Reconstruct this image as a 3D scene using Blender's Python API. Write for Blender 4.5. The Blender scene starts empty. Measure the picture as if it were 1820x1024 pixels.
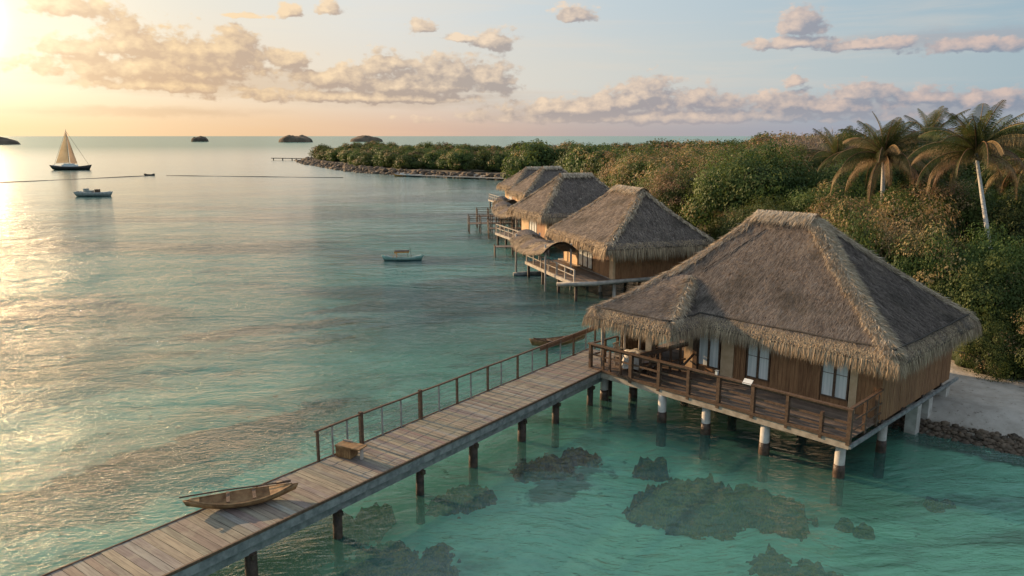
import bpy, math, random
import numpy as np
from mathutils import Vector, Matrix
R = math.radians
sc = bpy.context.scene
col = sc.collection
rng = np.random.default_rng(7)
random.seed(7)

# ------------------------------------------------------------------ camera
HC = 11.0
cam = bpy.data.objects.new('camera', bpy.data.cameras.new('camera'))
col.objects.link(cam)
cam.location = (0, 0, HC)
cam.rotation_euler = (R(90) - math.atan(270 / 1356.5), 0, 0)
cam.data.lens = 36 * 1356.5 / 1820
cam.data.clip_start = .1
cam.data.clip_end = 90000
sc.camera = cam
sc.view_settings.view_transform = 'Standard'
sc.view_settings.look = 'None'
sc.view_settings.exposure = 0.5
sc.view_settings.gamma = 1
try:
    sc.cycles.max_bounces = 8
    sc.cycles.transparent_max_bounces = 12
    sc.cycles.caustics_reflective = False
    sc.cycles.caustics_refractive = False
    sc.cycles.sample_clamp_indirect = 4
    sc.cycles.use_denoising = True
except Exception:
    pass

# ------------------------------------------------------------------ sun
SUN_AZ, SUN_EL = -56.0, 15.0
sl = bpy.data.lights.new('sun', 'SUN')
sl.energy = 5.0
sl.angle = R(.6)
sl.color = (1, .68, .38)
so = bpy.data.objects.new('sun', sl)
col.objects.link(so)
so.location = (-60, 60, 40)
sd = Vector((math.sin(R(SUN_AZ)) * math.cos(R(SUN_EL)), math.cos(R(SUN_AZ)) * math.cos(R(SUN_EL)), math.sin(R(SUN_EL))))
so.rotation_euler = sd.to_track_quat('Z', 'Y').to_euler()


def lin(r, g, b):
    f = lambda c: (c / 255) / 12.92 if c / 255 <= .04045 else (((c / 255) + .055) / 1.055) ** 2.4
    return (f(r), f(g), f(b), 1)


# ------------------------------------------------------------------ node helper
class G:
    def __init__(s, nt):
        s.nt = nt; s.n = nt.nodes; s.l = nt.links

    def node(s, t, **kw):
        x = s.n.new(t)
        for k, v in kw.items():
            setattr(x, k, v)
        return x

    def put(s, inp, v):
        if v is None: return
        if hasattr(v, 'is_output') or isinstance(v, bpy.types.NodeSocket):
            s.l.new(v, inp)
        else:
            inp.default_value = v

    def m(s, op, a, b=None, c=None, clamp=False):
        x = s.node('ShaderNodeMath', operation=op, use_clamp=clamp)
        s.put(x.inputs[0], a); s.put(x.inputs[1], b); s.put(x.inputs[2], c)
        return x.outputs[0]

    def v(s, op, a, b=None, c=None):
        x = s.node('ShaderNodeVectorMath', operation=op)
        s.put(x.inputs[0], a); s.put(x.inputs[1], b); s.put(x.inputs[2], c)
        return x.outputs[1] if op in ('LENGTH', 'DOT_PRODUCT', 'DISTANCE') else x.outputs[0]

    def mix(s, f, a, b, bt='MIX'):
        x = s.node('ShaderNodeMix', data_type='RGBA', blend_type=bt)
        s.put(x.inputs[0], f); s.put(x.inputs[6], a); s.put(x.inputs[7], b)
        return x.outputs[2]

    def ramp(s, f, stops, interp='LINEAR'):
        x = s.node('ShaderNodeValToRGB')
        cr = x.color_ramp; cr.interpolation = interp
        while len(cr.elements) < len(stops): cr.elements.new(.5)
        for e, (p, c) in zip(cr.elements, stops):
            e.position = p; e.color = c
        s.put(x.inputs[0], f)
        return x.outputs[0]

    def mr(s, val, a, b, c=0., d=1., smooth=True):
        x = s.node('ShaderNodeMapRange', interpolation_type='SMOOTHSTEP' if smooth else 'LINEAR')
        for i, q in enumerate((val, a, b, c, d)): s.put(x.inputs[i], q)
        return x.outputs[0]

    def noise(s, vec, scale, detail=4., rough=.55, dist=0., col=False):
        x = s.node('ShaderNodeTexNoise')
        s.put(x.inputs['Vector'], vec); s.put(x.inputs['Scale'], scale)
        s.put(x.inputs['Detail'], detail); s.put(x.inputs['Roughness'], rough); s.put(x.inputs['Distortion'], dist)
        return x.outputs['Color' if col else 'Fac']

    def mapping(s, vec, loc=(0, 0, 0), rot=(0, 0, 0), scale=(1, 1, 1)):
        x = s.node('ShaderNodeMapping')
        s.put(x.inputs[0], vec); x.inputs[1].default_value = loc; x.inputs[2].default_value = rot; x.inputs[3].default_value = scale
        return x.outputs[0]


# ------------------------------------------------------------------ world: sky with clouds
w = bpy.data.worlds.new('World')
sc.world = w
w.use_nodes = True
g = G(w.node_tree)
g.n.clear()
out = g.node('ShaderNodeOutputWorld')
tc = g.node('ShaderNodeTexCoord').outputs['Generated']
dirn = g.v('NORMALIZE', tc)
sp = g.node('ShaderNodeSeparateXYZ'); g.l.new(dirn, sp.inputs[0])
el = g.m('MULTIPLY', g.m('ARCSINE', sp.outputs[2]), 57.2958)
az = g.m('MULTIPLY', g.m('ARCTAN2', sp.outputs[0], sp.outputs[1]), 57.2958)
GA = -41.0
gd = (math.sin(R(GA)), math.cos(R(GA)), 0)
horiz = g.v('NORMALIZE', g.v('MULTIPLY', dirn, (1, 1, 0)))
ang = g.m('MULTIPLY', g.m('ARCCOSINE', g.m('MINIMUM', g.v('DOT_PRODUCT', horiz, gd), .9999)), 57.2958 / 180)
# angular distance from the glow 0..180 deg -> 0..1 ; view spans about .04 .. .41
k = 1 / 180
low = g.ramp(ang, [(0, lin(255, 212, 158)), (14 * k, lin(251, 212, 164)), (24 * k, lin(240, 201, 160)), (34 * k, lin(222, 187, 164)), (46 * k, lin(190, 174, 170)), (62 * k, lin(158, 164, 178)), (80 * k, lin(146, 161, 178)), (1, lin(160, 165, 185))])
mid = g.ramp(ang, [(0, lin(255, 246, 222)), (10 * k, lin(255, 240, 208)), (20 * k, lin(244, 226, 202)), (32 * k, lin(230, 221, 208)), (46 * k, lin(213, 212, 206)), (60 * k, lin(189, 199, 202)), (78 * k, lin(158, 180, 192)), (1, lin(165, 178, 198))])
top = g.ramp(ang, [(0, lin(250, 236, 206)), (14 * k, lin(240, 232, 214)), (32 * k, lin(222, 224, 222)), (48 * k, lin(196, 208, 214)), (78 * k, lin(150, 178, 194)), (1, lin(170, 185, 205))])
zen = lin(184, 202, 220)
sky = g.mix(g.mr(el, 0, 3.6), low, mid)
sky = g.mix(g.mr(el, 4., 9.5), sky, top)
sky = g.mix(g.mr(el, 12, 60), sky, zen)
streak = g.noise(g.mapping(g.node('ShaderNodeCombineXYZ').outputs[0]), 1)  # replaced below
P = g.node('ShaderNodeCombineXYZ')
g.l.new(az, P.inputs[0]); g.l.new(el, P.inputs[1])
p = P.outputs[0]
st = g.noise(g.mapping(p, rot=(0, 0, R(-6)), scale=(.07, .9, 1)), 1, 5, .6, .4)
sky = g.mix(g.m('MULTIPLY', g.mr(st, .42, .7), .35), sky, g.mix(g.mr(el, 0, 5), g.ramp(ang, [(0, lin(255, 226, 180)), (.2, lin(232, 196, 168)), (.35, lin(176, 170, 182)), (1, lin(140, 150, 175))]), g.ramp(ang, [(0, lin(255, 246, 225)), (.25, lin(226, 214, 200)), (1, lin(150, 165, 185))])))
# sky glow apart from the sun lamp, hot core added for water glare
gl = Vector((math.sin(R(-36.3)) * math.cos(R(7)), math.cos(R(-36.3)) * math.cos(R(7)), math.sin(R(7))))
gdot = g.m('ARCCOSINE', g.m('MINIMUM', g.v('DOT_PRODUCT', dirn, tuple(gl)), .9999))
gdeg = g.m('MULTIPLY', gdot, 57.2958)
glow = g.m('POWER', g.mr(gdeg, 19., 0., 0., 1., False), 2.2)
core = g.m('MULTIPLY', g.m('EXPONENT', g.m('MULTIPLY', g.m('POWER', g.m('DIVIDE', gdeg, 1.7), 2.), -1.)), 120.)
# clouds: placed banks broken up by noise
warp = g.v('SUBTRACT', g.noise(g.v('MULTIPLY', p, (.8, 1.5, 1)), 1., 3, .6, 0, True), (.5, .5, .5))
pw = g.v('MULTIPLY_ADD', warp, (1.3, .55, 0), p)
CL = [(-25.6,6.13,2.00,1.38),(-22.3,5.29,2.65,1.28),(-19.7,5.60,2.37,1.37),(-23.8,4.45,7.16,0.86),(-15.8,5.24,1.44,0.60),(-29.2,5.43,1.89,0.54),(-28.9,7.94,1.72,0.72),(-23.5,3.38,4.25,0.51),(-11.7,3.99,3.97,0.77),(-9.3,4.99,1.59,0.84),(-4.5,4.53,3.66,1.09),(-1.8,4.15,2.04,0.86),(-6.9,3.58,6.10,0.63),(-10.9,2.76,8.07,0.47),(-6.6,7.69,0.88,0.56),(-1.4,6.71,1.29,0.76),(-15.5,8.37,0.82,0.43),(-13.0,8.64,0.84,0.44),(-18.3,7.96,1.46,0.18),(-3.6,6.85,1.21,0.27),(4.4,8.35,1.40,0.56),(19.9,7.39,1.34,0.99),(19.6,6.22,2.65,0.43),(24.0,5.86,2.65,0.39),(29.8,5.50,2.96,0.47),(4.1,2.01,4.87,0.64),(9.7,3.16,1.98,1.09),(8.2,2.47,3.58,0.79),(12.9,2.63,2.13,0.77),(19.4,2.28,3.22,0.68),(19.5,3.77,0.61,0.56),(23.9,2.83,1.86,0.65),(22.2,2.01,4.10,0.66),(27.9,2.56,1.89,0.63),(31.4,2.13,2.62,0.68),(11.8,1.35,13.95,0.51)]
CL += [(-52, 6, 9, 1.2), (-60, 12, 8, 2), (48, 5, 8, 1), (60, 9, 8, 2), (-44, 12, 6, 1.2), (12, 17, 7, 1.5), (-15, 20, 9, 1.8), (34, 22, 9, 2)]


def field(pp_):
    acc = None
    for (ca, ce, ra, re) in CL:
        ra *= 1.25; re *= 1.5
        q = g.v('MULTIPLY_ADD', pp_, (1 / ra, 1 / re, 0), (-ca / ra, -(ce - .2 * re) / re, 0))
        q = g.v('MAXIMUM', q, g.v('MULTIPLY', q, (1, -2.2, 1)))
        L = g.v('LENGTH', q)
        acc = L if acc is None else g.m('SMOOTH_MIN', acc, L, .25)
    return acc


def puff(pp):
    vp = g.v('MULTIPLY', pp, (1, 1.5, 1))
    a = g.noise(vp, .55, 7, .57)
    a.node.noise_dimensions = '2D'
    v_ = g.node('ShaderNodeTexVoronoi', feature='F1', voronoi_dimensions='2D')
    g.l.new(g.v('MULTIPLY_ADD', warp, (.5, .5, 0), vp), v_.inputs['Vector'])
    v_.inputs['Scale'].default_value = 1.1; v_.inputs['Detail'].default_value = 2.; v_.inputs['Roughness'].default_value = .5
    return g.m('ADD', g.m('MULTIPLY', a, .80), g.m('MULTIPLY', g.m('SUBTRACT', .85, v_.outputs[0]), .22))


n0 = puff(p)
sh = (-.62, .46, 0)
n1 = puff(g.v('ADD', p, sh))
acc = field(pw); acc1 = field(g.v('ADD', pw, sh))
f0 = g.m('ADD', g.m('SUBTRACT', 1.27, acc), g.m('MULTIPLY', g.m('SUBTRACT', n0, .5), 2.0))
f1 = g.m('ADD', g.m('SUBTRACT', 1.27, acc1), g.m('MULTIPLY', g.m('SUBTRACT', n1, .5), 2.0))
lit = g.m('ADD', g.m('MULTIPLY', g.m('SUBTRACT', f0, f1), .85), .20)
lit = g.m('ADD', lit, g.m('MULTIPLY', g.mr(f0, .45, .0), .25), clamp=True)
dens = g.mr(f0, -.06, .42)
cs = g.ramp(ang, [(0, lin(236, 200, 156)), (.09, lin(205, 172, 142)), (.15, lin(182, 160, 146)), (.22, lin(170, 158, 154)), (.30, lin(158, 154, 162)), (.40, lin(138, 148, 166)), (1, lin(120, 130, 155))])
cl = g.ramp(ang, [(0, lin(255, 240, 205)), (.10, lin(255, 220, 170)), (.20, lin(246, 220, 190)), (.28, lin(240, 214, 190)), (.38, lin(216, 192, 182)), (1, lin(170, 165, 180))])
ccol = g.mix(lit, cs, cl)
veil = None
for (ca, ce, ra, re) in ((-20, 3.6, 11, 1.0), (-8, 2.7, 10, .8), (10, 1.7, 13, .9), (26, 1.8, 12, .8), (30, 6.0, 9, .7), (-24, 1.6, 9, .4)):
    L = g.v('LENGTH', g.v('MULTIPLY_ADD', pw, (1 / ra, 1 / re, 0), (-ca / ra, -ce / re, 0)))
    veil = L if veil is None else g.m('SMOOTH_MIN', veil, L, .3)
vd = g.mr(g.m('ADD', g.m('SUBTRACT', 1.25, veil), g.m('MULTIPLY', g.m('SUBTRACT', st, .5), 1.6)), 0., 1.)
sky = g.mix(g.m('MULTIPLY', vd, .55), sky, g.mix(.25, cs, cl))
lowfade = g.mr(el, .3, 2.2, .35, .92)
sky = g.mix(g.m('MULTIPLY', dens, lowfade), sky, ccol)
addg = g.mix(glow, (0, 0, 0, 1), (.50, .40, .27, 1))
sky = g.mix(1., sky, addg, 'ADD')
cc_ = g.v('SCALE', (1., .66, .34)); g.l.new(core, cc_.node.inputs['Scale'])
sky = g.v('ADD', sky, cc_)
# below the horizon: sea-coloured
sky = g.mix(g.mr(el, -.4, -.02), lin(100, 120, 125), sky)
ns = g.node('ShaderNodeTexSky', sky_type='NISHITA')
ns.sun_disc = False
ns.sun_elevation = R(SUN_EL); ns.sun_rotation = R(SUN_AZ)
ns.air_density = 1.2; ns.dust_density = 1.5
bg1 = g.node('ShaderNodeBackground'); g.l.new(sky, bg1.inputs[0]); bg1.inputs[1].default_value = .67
bg2 = g.node('ShaderNodeBackground'); g.l.new(ns.outputs[0], bg2.inputs[0]); bg2.inputs[1].default_value = .006
ad = g.node('ShaderNodeAddShader'); g.l.new(bg1.outputs[0], ad.inputs[0]); g.l.new(bg2.outputs[0], ad.inputs[1])
g.l.new(ad.outputs[0], out.inputs[0])
w.cycles.sampling_method = 'MANUAL'
w.cycles.sample_map_resolution = 512


# ------------------------------------------------------------------ materials
def mat(name):
    m = bpy.data.materials.new(name); m.use_nodes = True
    gg = G(m.node_tree)
    b = gg.n['Principled BSDF']
    return m, gg, b


def simple(name, c1, c2, scale=6., rough=.8, bump=.0, stretch=(1, 1, 1), island=0., spec=.3, bscale=None, coord='Object', patch=0.):
    m, gg, b = mat(name)
    co = gg.node('ShaderNodeTexCoord').outputs[coord]
    co = gg.mapping(co, scale=stretch)
    n = gg.noise(co, scale, 6, .62)
    f = gg.mr(n, .3, .7)
    if island:
        geo = gg.node('ShaderNodeNewGeometry')
        f = gg.m('ADD', gg.m('MULTIPLY', f, 1 - island), gg.m('MULTIPLY', geo.outputs['Random Per Island'], island))
    cc = gg.mix(f, c1 + (1,), c2 + (1,))
    if patch:      # weathered, mossy and sun-bleached areas of the roof
        pz = gg.node('ShaderNodeTexCoord').outputs['Object']
        cc = gg.mix(gg.m('MULTIPLY', gg.mr(gg.noise(pz, .55, 5, .62, .4), .48, .70), patch), cc, (.05, .046, .036, 1))
        cc = gg.mix(gg.m('MULTIPLY', gg.mr(gg.noise(gg.mapping(pz, loc=(9, 4, 2)), .7, 4, .6), .55, .74), patch * .6), cc, (.42, .34, .25, 1))
    gg.l.new(cc, b.inputs['Base Color'])
    b.inputs['Roughness'].default_value = rough
    b.inputs['Specular IOR Level'].default_value = spec
    if bump:
        bn = gg.node('ShaderNodeBump'); bn.inputs['Strength'].default_value = 1.; bn.inputs['Distance'].default_value = bump
        gg.l.new(gg.noise(co, bscale or scale * 4, 5, .6), bn.inputs['Height'])
        gg.l.new(bn.outputs[0], b.inputs['Normal'])
    return m


M = {}
M['thatch'] = simple('thatch', (.085, .068, .062), (.30, .245, .205), 9, .9, .06, island=.0, spec=.1, bscale=26, patch=.55)
M['straw'] = simple('straw', (.05, .04, .037), (.45, .37, .30), 1.3, .85, island=.75, spec=.15, patch=.55)
M['fringe'] = simple('fringe_straw', (.12, .09, .065), (.66, .50, .33), 1.5, .85, island=.75, spec=.15)
M['blonde'] = simple('blonde_straw', (.26, .20, .14), (.80, .66, .48), 1.5, .8, island=.7, spec=.2)
M['rope'] = simple('dark_rope', (.035, .03, .026), (.09, .075, .06), 20, .8, .01)
M['darkwood'] = simple('weathered_dark_wood', (.06, .036, .024), (.17, .105, .065), 3, .6, .006, stretch=(3, 3, 3), island=.3)
M['deckwood'] = simple('terrace_board_wood', (.09, .066, .052), (.24, .175, .13), 3, .65, .004, island=.6)
M['wallwood'] = simple('brown_cladding_wood', (.17, .08, .038), (.42, .22, .105), 4, .65, .006, stretch=(5, 5, .5), island=.35)
M['tan'] = simple('tan_plaster', (.56, .38, .22), (.70, .50, .31), 3, .85, .004)
M['greyboard'] = simple('grey_weathered_board', (.16, .17, .165), (.34, .34, .32), 2, .75, .004, stretch=(2, 2, 2))
M['grey2'] = simple('bleached_timber', (.30, .27, .23), (.52, .46, .39), 3, .75, .006)
M['concrete'] = simple('pale_concrete', (.44, .40, .34), (.66, .61, .54), 3, .85, .004)
M['warmbeam'] = simple('sun_aged_beam', (.30, .24, .18), (.50, .42, .33), 3, .8, .004)
M['wet'] = simple('wet_algae_band', (.03, .022, .016), (.13, .08, .055), 5, .35, .02)
M['pile'] = simple('tarred_timber_pile', (.025, .018, .014), (.10, .065, .045), 4, .6, .02)
M['trunk'] = simple('bark', (.10, .08, .06), (.26, .21, .16), 6, .9, .02)
M['palmtrunk'] = simple('palm_bark', (.42, .39, .35), (.64, .61, .55), 5, .85, .02, stretch=(1, 1, 3))
M['twig'] = simple('dry_twig', (.22, .17, .13), (.42, .34, .27), 3, .9, island=.6)
M['canoe'] = simple('canoe_timber', (.17, .09, .038), (.38, .23, .105), 5, .55, .004, island=.1)
M['cloth'] = simple('pale_cloth', (.42, .38, .32), (.72, .67, .6), 6, .8, .02)
M['white'] = simple('white_paint', (.62, .63, .60), (.78, .78, .74), 3, .5)
M['hullgrey'] = simple('grey_green_hull', (.26, .28, .24), (.46, .47, .42), 3, .45)
M['hullteal'] = simple('teal_hull_paint', (.17, .34, .28), (.36, .54, .46), 3, .45)
M['orange'] = simple('orange_canvas', (.55, .24, .06), (.75, .38, .12), 3, .7)
M['darkhull'] = simple('dark_hull', (.035, .03, .03), (.09, .075, .065), 3, .5)

M['tealroof'] = simple('turquoise_paint', (.15, .45, .42), (.30, .62, .58), 2, .6)


def plank_mat():
    m, gg, b = mat('boardwalk_plank_wood')
    geo = gg.node('ShaderNodeNewGeometry')
    r = geo.outputs['Random Per Island']
    co = gg.node('ShaderNodeTexCoord').outputs['Object']
    c = gg.ramp(r, [(0, (.21, .16, .135, 1)), (.2, (.31, .25, .185, 1)), (.4, (.25, .235, .17, 1)), (.55, (.20, .165, .165, 1)), (.7, (.35, .29, .20, 1)), (.85, (.28, .275, .245, 1)), (1, (.24, .16, .14, 1))])
    off = gg.v('SCALE', (7.3, 3.1, 5.7)); off.node.inputs['Scale'].default_value = 1
    gg.l.new(gg.m('MULTIPLY', r, 30), off.node.inputs['Scale'])
    n = gg.noise(gg.mapping(gg.v('ADD', co, off), scale=(26, 1.2, 4)), 1., 6, .65)
    n2 = gg.noise(gg.v('ADD', co, off), 1.6, 4, .6)
    c = gg.mix(gg.m('MULTIPLY', gg.mr(n, .35, .72), .68), c, (.075, .052, .042, 1))
    c = gg.mix(gg.m('MULTIPLY', gg.mr(n2, .5, .75), .45), c, (.40, .37, .27, 1))
    gg.l.new(c, b.inputs['Base Color'])
    b.inputs['Roughness'].default_value = .68
    b.inputs['Specular IOR Level'].default_value = .35
    bn = gg.node('ShaderNodeBump'); bn.inputs['Distance'].default_value = .008
    gg.l.new(n, bn.inputs['Height']); gg.l.new(bn.outputs[0], b.inputs['Normal'])
    return m


M['plank'] = plank_mat()


def leaf_mat(name, stops, trans=.3, oscale=.5):
    m, gg, b = mat(name)
    geo = gg.node('ShaderNodeNewGeometry')
    pos = geo.outputs['Position']
    f = gg.m('ADD', gg.m('MULTIPLY', gg.mr(gg.noise(pos, oscale, 3, .6), .3, .7), .55), gg.m('MULTIPLY', geo.outputs['Random Per Island'], .45))
    c = gg.ramp(f, stops)
    oi = gg.node('ShaderNodeObjectInfo').outputs['Random']
    hs = gg.node('ShaderNodeHueSaturation')
    gg.l.new(c, hs.inputs['Color']); gg.l.new(gg.mr(oi, 0, 1, .75, 1.2, False), hs.inputs['Value'])
    gg.l.new(gg.mr(oi, 0, 1, .475, .515, False), hs.inputs['Hue'])
    gg.l.new(hs.outputs[0], b.inputs['Base Color'])
    b.inputs['Roughness'].default_value = .55
    b.inputs['Specular IOR Level'].default_value = .25
    t = gg.node('ShaderNodeBsdfTranslucent'); gg.l.new(hs.outputs[0], t.inputs[0])
    mx = gg.node('ShaderNodeMixShader'); mx.inputs[0].default_value = trans
    gg.l.new(b.outputs[0], mx.inputs[1]); gg.l.new(t.outputs[0], mx.inputs[2])
    gg.l.new(mx.outputs[0], gg.n['Material Output'].inputs[0])
    return m


M['leaf'] = leaf_mat('green_foliage', [(0, (.04, .07, .018, 1)), (.5, (.085, .125, .032, 1)), (1, (.17, .19, .05, 1))], .4)
M['bloom'] = leaf_mat('russet_seed_heads', [(0, (.20, .14, .06, 1)), (.5, (.34, .24, .11, 1)), (1, (.50, .37, .19, 1))], .35)
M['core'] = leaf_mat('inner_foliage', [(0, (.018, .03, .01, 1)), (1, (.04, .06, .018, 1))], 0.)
M['frond'] = leaf_mat('palm_frond', [(0, (.03, .05, .012, 1)), (.5, (.07, .09, .025, 1)), (1, (.16, .14, .05, 1))], .3, 1.)
M['sail'] = leaf_mat('ochre_sail', [(0, (.36, .27, .18, 1)), (1, (.50, .39, .27, 1))], .45)
M['dryfrond'] = leaf_mat('dry_palm_frond', [(0, (.16, .10, .045, 1)), (.5, (.30, .20, .095, 1)), (1, (.46, .33, .17, 1))], .3, 1.)


# ------------------------------------------------------------------ mesh helpers
def arrays_mesh(name, verts, k, faces_flat, mats, smooth=False, midx=None):
    """k = corners per face, verts Nx3, faces_flat int array."""
    me = bpy.data.meshes.new(name)
    nv = len(verts); nf = len(faces_flat) // k
    me.vertices.add(nv); me.vertices.foreach_set('co', np.asarray(verts, dtype=np.float32).ravel())
    me.loops.add(nf * k); me.loops.foreach_set('vertex_index', np.asarray(faces_flat, dtype=np.int32))
    me.polygons.add(nf)
    me.polygons.foreach_set('loop_start', np.arange(nf, dtype=np.int32) * k)
    try: me.polygons.foreach_set('loop_total', np.full(nf, k, dtype=np.int32))
    except Exception: pass
    for mm in mats: me.materials.append(mm)
    if midx is not None: me.polygons.foreach_set('material_index', np.asarray(midx, dtype=np.int32))
    if smooth: me.polygons.foreach_set('use_smooth', np.ones(nf, dtype=bool))
    me.update(calc_edges=True)
    me.validate()
    return me


def link(name, data, parent=None):
    o = bpy.data.objects.new(name, data); col.objects.link(o)
    if parent is not None: o.parent = parent
    return o


def tag(o, label=None, cat=None, group=None, kind=None):
    if label: o['label'] = label
    if cat: o['category'] = cat
    if group: o['group'] = group
    if kind: o['kind'] = kind
    return o


def empty(name, loc, rz, label, cat, group=None):
    o = link(name, None); o.location = loc; o.rotation_euler = (0, 0, rz)
    o.empty_display_size = .3
    return tag(o, label, cat, group)


def copy_tree(o, parent=None):
    c = o.copy(); col.objects.link(c)
    if parent is not None: c.parent = parent
    for ch in list(o.children): copy_tree(ch, c)
    return c


class MB:
    def __init__(s):
        s.v = []; s.f = []; s.mi = []; s.sm = []

    def add(s, vs, fs, mi=0, smooth=False):
        b = len(s.v); s.v += [tuple(x) for x in vs]
        for f in fs:
            s.f.append(tuple(b + i for i in f)); s.mi.append(mi); s.sm.append(smooth)
        return s

    def box(s, x0, x1, y0, y1, z0, z1, mi=0):
        x0, x1 = min(x0, x1), max(x0, x1); y0, y1 = min(y0, y1), max(y0, y1)
        v = [(x0, y0, z0), (x1, y0, z0), (x1, y1, z0), (x0, y1, z0), (x0, y0, z1), (x1, y0, z1), (x1, y1, z1), (x0, y1, z1)]
        return s.add(v, [(0, 3, 2, 1), (4, 5, 6, 7), (0, 1, 5, 4), (1, 2, 6, 5), (2, 3, 7, 6), (3, 0, 4, 7)], mi)

    def beam(s, p, q, wd, ht, mi=0):
        p = Vector(p); q = Vector(q); t = (q - p).normalized()
        up = Vector((0, 0, 1)) if abs(t.z) < .95 else Vector((0, 1, 0))
        sx = t.cross(up).normalized() * wd / 2; u = sx.cross(t).normalized() * ht / 2
        v = [p - sx - u, p + sx - u, p + sx + u, p - sx + u, q - sx - u, q + sx - u, q + sx + u, q - sx + u]
        return s.add(v, [(0, 1, 2, 3), (7, 6, 5, 4), (0, 4, 5, 1), (1, 5, 6, 2), (2, 6, 7, 3), (3, 7, 4, 0)], mi)

    def tube(s, pts, rad, seg=8, mi=0, cap=True):
        pts = [Vector(x) for x in pts]
        if not hasattr(rad, '__len__'): rad = [rad] * len(pts)
        vs = []; fs = []
        n = len(pts)
        pr = None
        for i, c in enumerate(pts):
            t = (pts[min(i + 1, n - 1)] - pts[max(i - 1, 0)]).normalized()
            if pr is None:
                a = Vector((0, 0, 1)) if abs(t.z) < .9 else Vector((1, 0, 0))
                pr = t.cross(a).normalized()
            pr = (pr - t * pr.dot(t)).normalized()
            b = t.cross(pr)
            for j in range(seg):
                th = 2 * math.pi * j / seg
                vs.append(c + (pr * math.cos(th) + b * math.sin(th)) * rad[i])
        for i in range(n - 1):
            for j in range(seg):
                k = (j + 1) % seg
                fs.append((i * seg + j, i * seg + k, (i + 1) * seg + k, (i + 1) * seg + j))
        s.add(vs, fs, mi, True)
        if cap:
            b = len(s.v) - len(vs)
            s.f.append(tuple(b + j for j in reversed(range(seg)))); s.mi.append(mi); s.sm.append(False)
            s.f.append(tuple(b + (n - 1) * seg + j for j in range(seg))); s.mi.append(mi); s.sm.append(False)
        return s

    def cyl(s, p, q, r, seg=14, mi=0):
        return s.tube([p, q], r, seg, mi)

    def build(s, name, mats, parent=None):
        if not isinstance(mats, (list, tuple)): mats = [mats]
        me = bpy.data.meshes.new(name)
        me.from_pydata(s.v, [], s.f)
        for m in mats: me.materials.append(m)
        me.polygons.foreach_set('material_index', s.mi)
        me.polygons.foreach_set('use_smooth', s.sm)
        me.update()
        return link(name, me, parent)


def blades(roots, dirs, side, length, width):
    """tapering straw blades: one triangle each"""
    n = len(roots)
    d = dirs / np.linalg.norm(dirs, axis=1, keepdims=True)
    sd_ = side / np.maximum(np.linalg.norm(side, axis=1, keepdims=True), 1e-6)
    v = np.empty((n, 3, 3))
    v[:, 0] = roots - sd_ * width[:, None] / 2
    v[:, 1] = roots + sd_ * width[:, None] / 2
    v[:, 2] = roots + d * length[:, None]
    return v.reshape(-1, 3)


# ------------------------------------------------------------------ noise in numpy
def vnoise(x, y, seed=0):
    def h(i, j):
        n = (i * 374761393 + j * 668265263 + seed * 1442695041) & 0x7fffffff
        n = ((n ^ (n >> 13)) * 1274126177) & 0x7fffffff
        return ((n ^ (n >> 16)) & 0xffff) / 65535.
    x = np.asarray(x, float); y = np.asarray(y, float)
    i = np.floor(x).astype(np.int64); j = np.floor(y).astype(np.int64)
    fx = x - i; fy = y - j
    fx = fx * fx * (3 - 2 * fx); fy = fy * fy * (3 - 2 * fy)
    return (h(i, j) * (1 - fx) + h(i + 1, j) * fx) * (1 - fy) + (h(i, j + 1) * (1 - fx) + h(i + 1, j + 1) * fx) * fy


def fbm(x, y, o=4, seed=0):
    s = 0; a = .5; t = 0
    x = np.asarray(x, float); y = np.asarray(y, float)
    for k_ in range(o):
        s = s + a * vnoise(x * 2 ** k_ + 17.3 * k_, y * 2 ** k_ + 9.1 * k_, seed + k_); t += a; a *= .5
    return s / t


# ------------------------------------------------------------------ terrain and sea floor
SHORE = [(-97, 357), (-80, 310), (-60, 268), (-48, 243), (-35, 227), (-17, 211), (0, 198), (9, 178), (12, 150), (12.5, 120), (13, 95), (13.5, 75), (14.5, 60), (15, 48), (14.2, 38), (13.6, 31), (14.3, 28.3), (15.6, 27.3), (17.8, 25.3), (20, 23.5), (24, 21.5), (32, 18), (60, 12), (400, -40), (700, 300), (640, 560), (420, 520), (220, 440), (90, 400), (0, 395), (-50, 392), (-85, 385)]


def shore_dist(X, Y):
    sh = X.shape; x = X.ravel(); y = Y.ravel()
    d = np.full(x.shape, 1e9); inside = np.zeros(x.shape, bool)
    n = len(SHORE)
    for i in range(n):
        x0, y0 = SHORE[i]; x1, y1 = SHORE[(i + 1) % n]
        dx, dy = x1 - x0, y1 - y0
        t = np.clip(((x - x0) * dx + (y - y0) * dy) / (dx * dx + dy * dy), 0, 1)
        d = np.minimum(d, np.hypot(x - x0 - t * dx, y - y0 - t * dy))
        c = ((y0 > y) != (y1 > y)) & (x < (x1 - x0) * (y - y0) / (y1 - y0 + 1e-12) + x0)
        inside ^= c
    return np.where(inside, d, -d).reshape(sh)


def land_z(X, Y):
    d = shore_dist(X, Y)
    up = np.minimum(.75, d * .42) + np.clip(d - 3, 0, 40) * .02
    dn = -np.minimum(.98, -d * .35) - np.clip(-d - 30, 0, 300) * .012
    z = np.where(d > 0, up, dn)
    return z + (fbm(X * .5, Y * .5, 3, 5) - .5) * .16


def axis(pts):
    o = []
    for a, b, s in pts:
        o += list(np.arange(a, b, s))
    return np.array(o + [pts[-1][1]])


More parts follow.
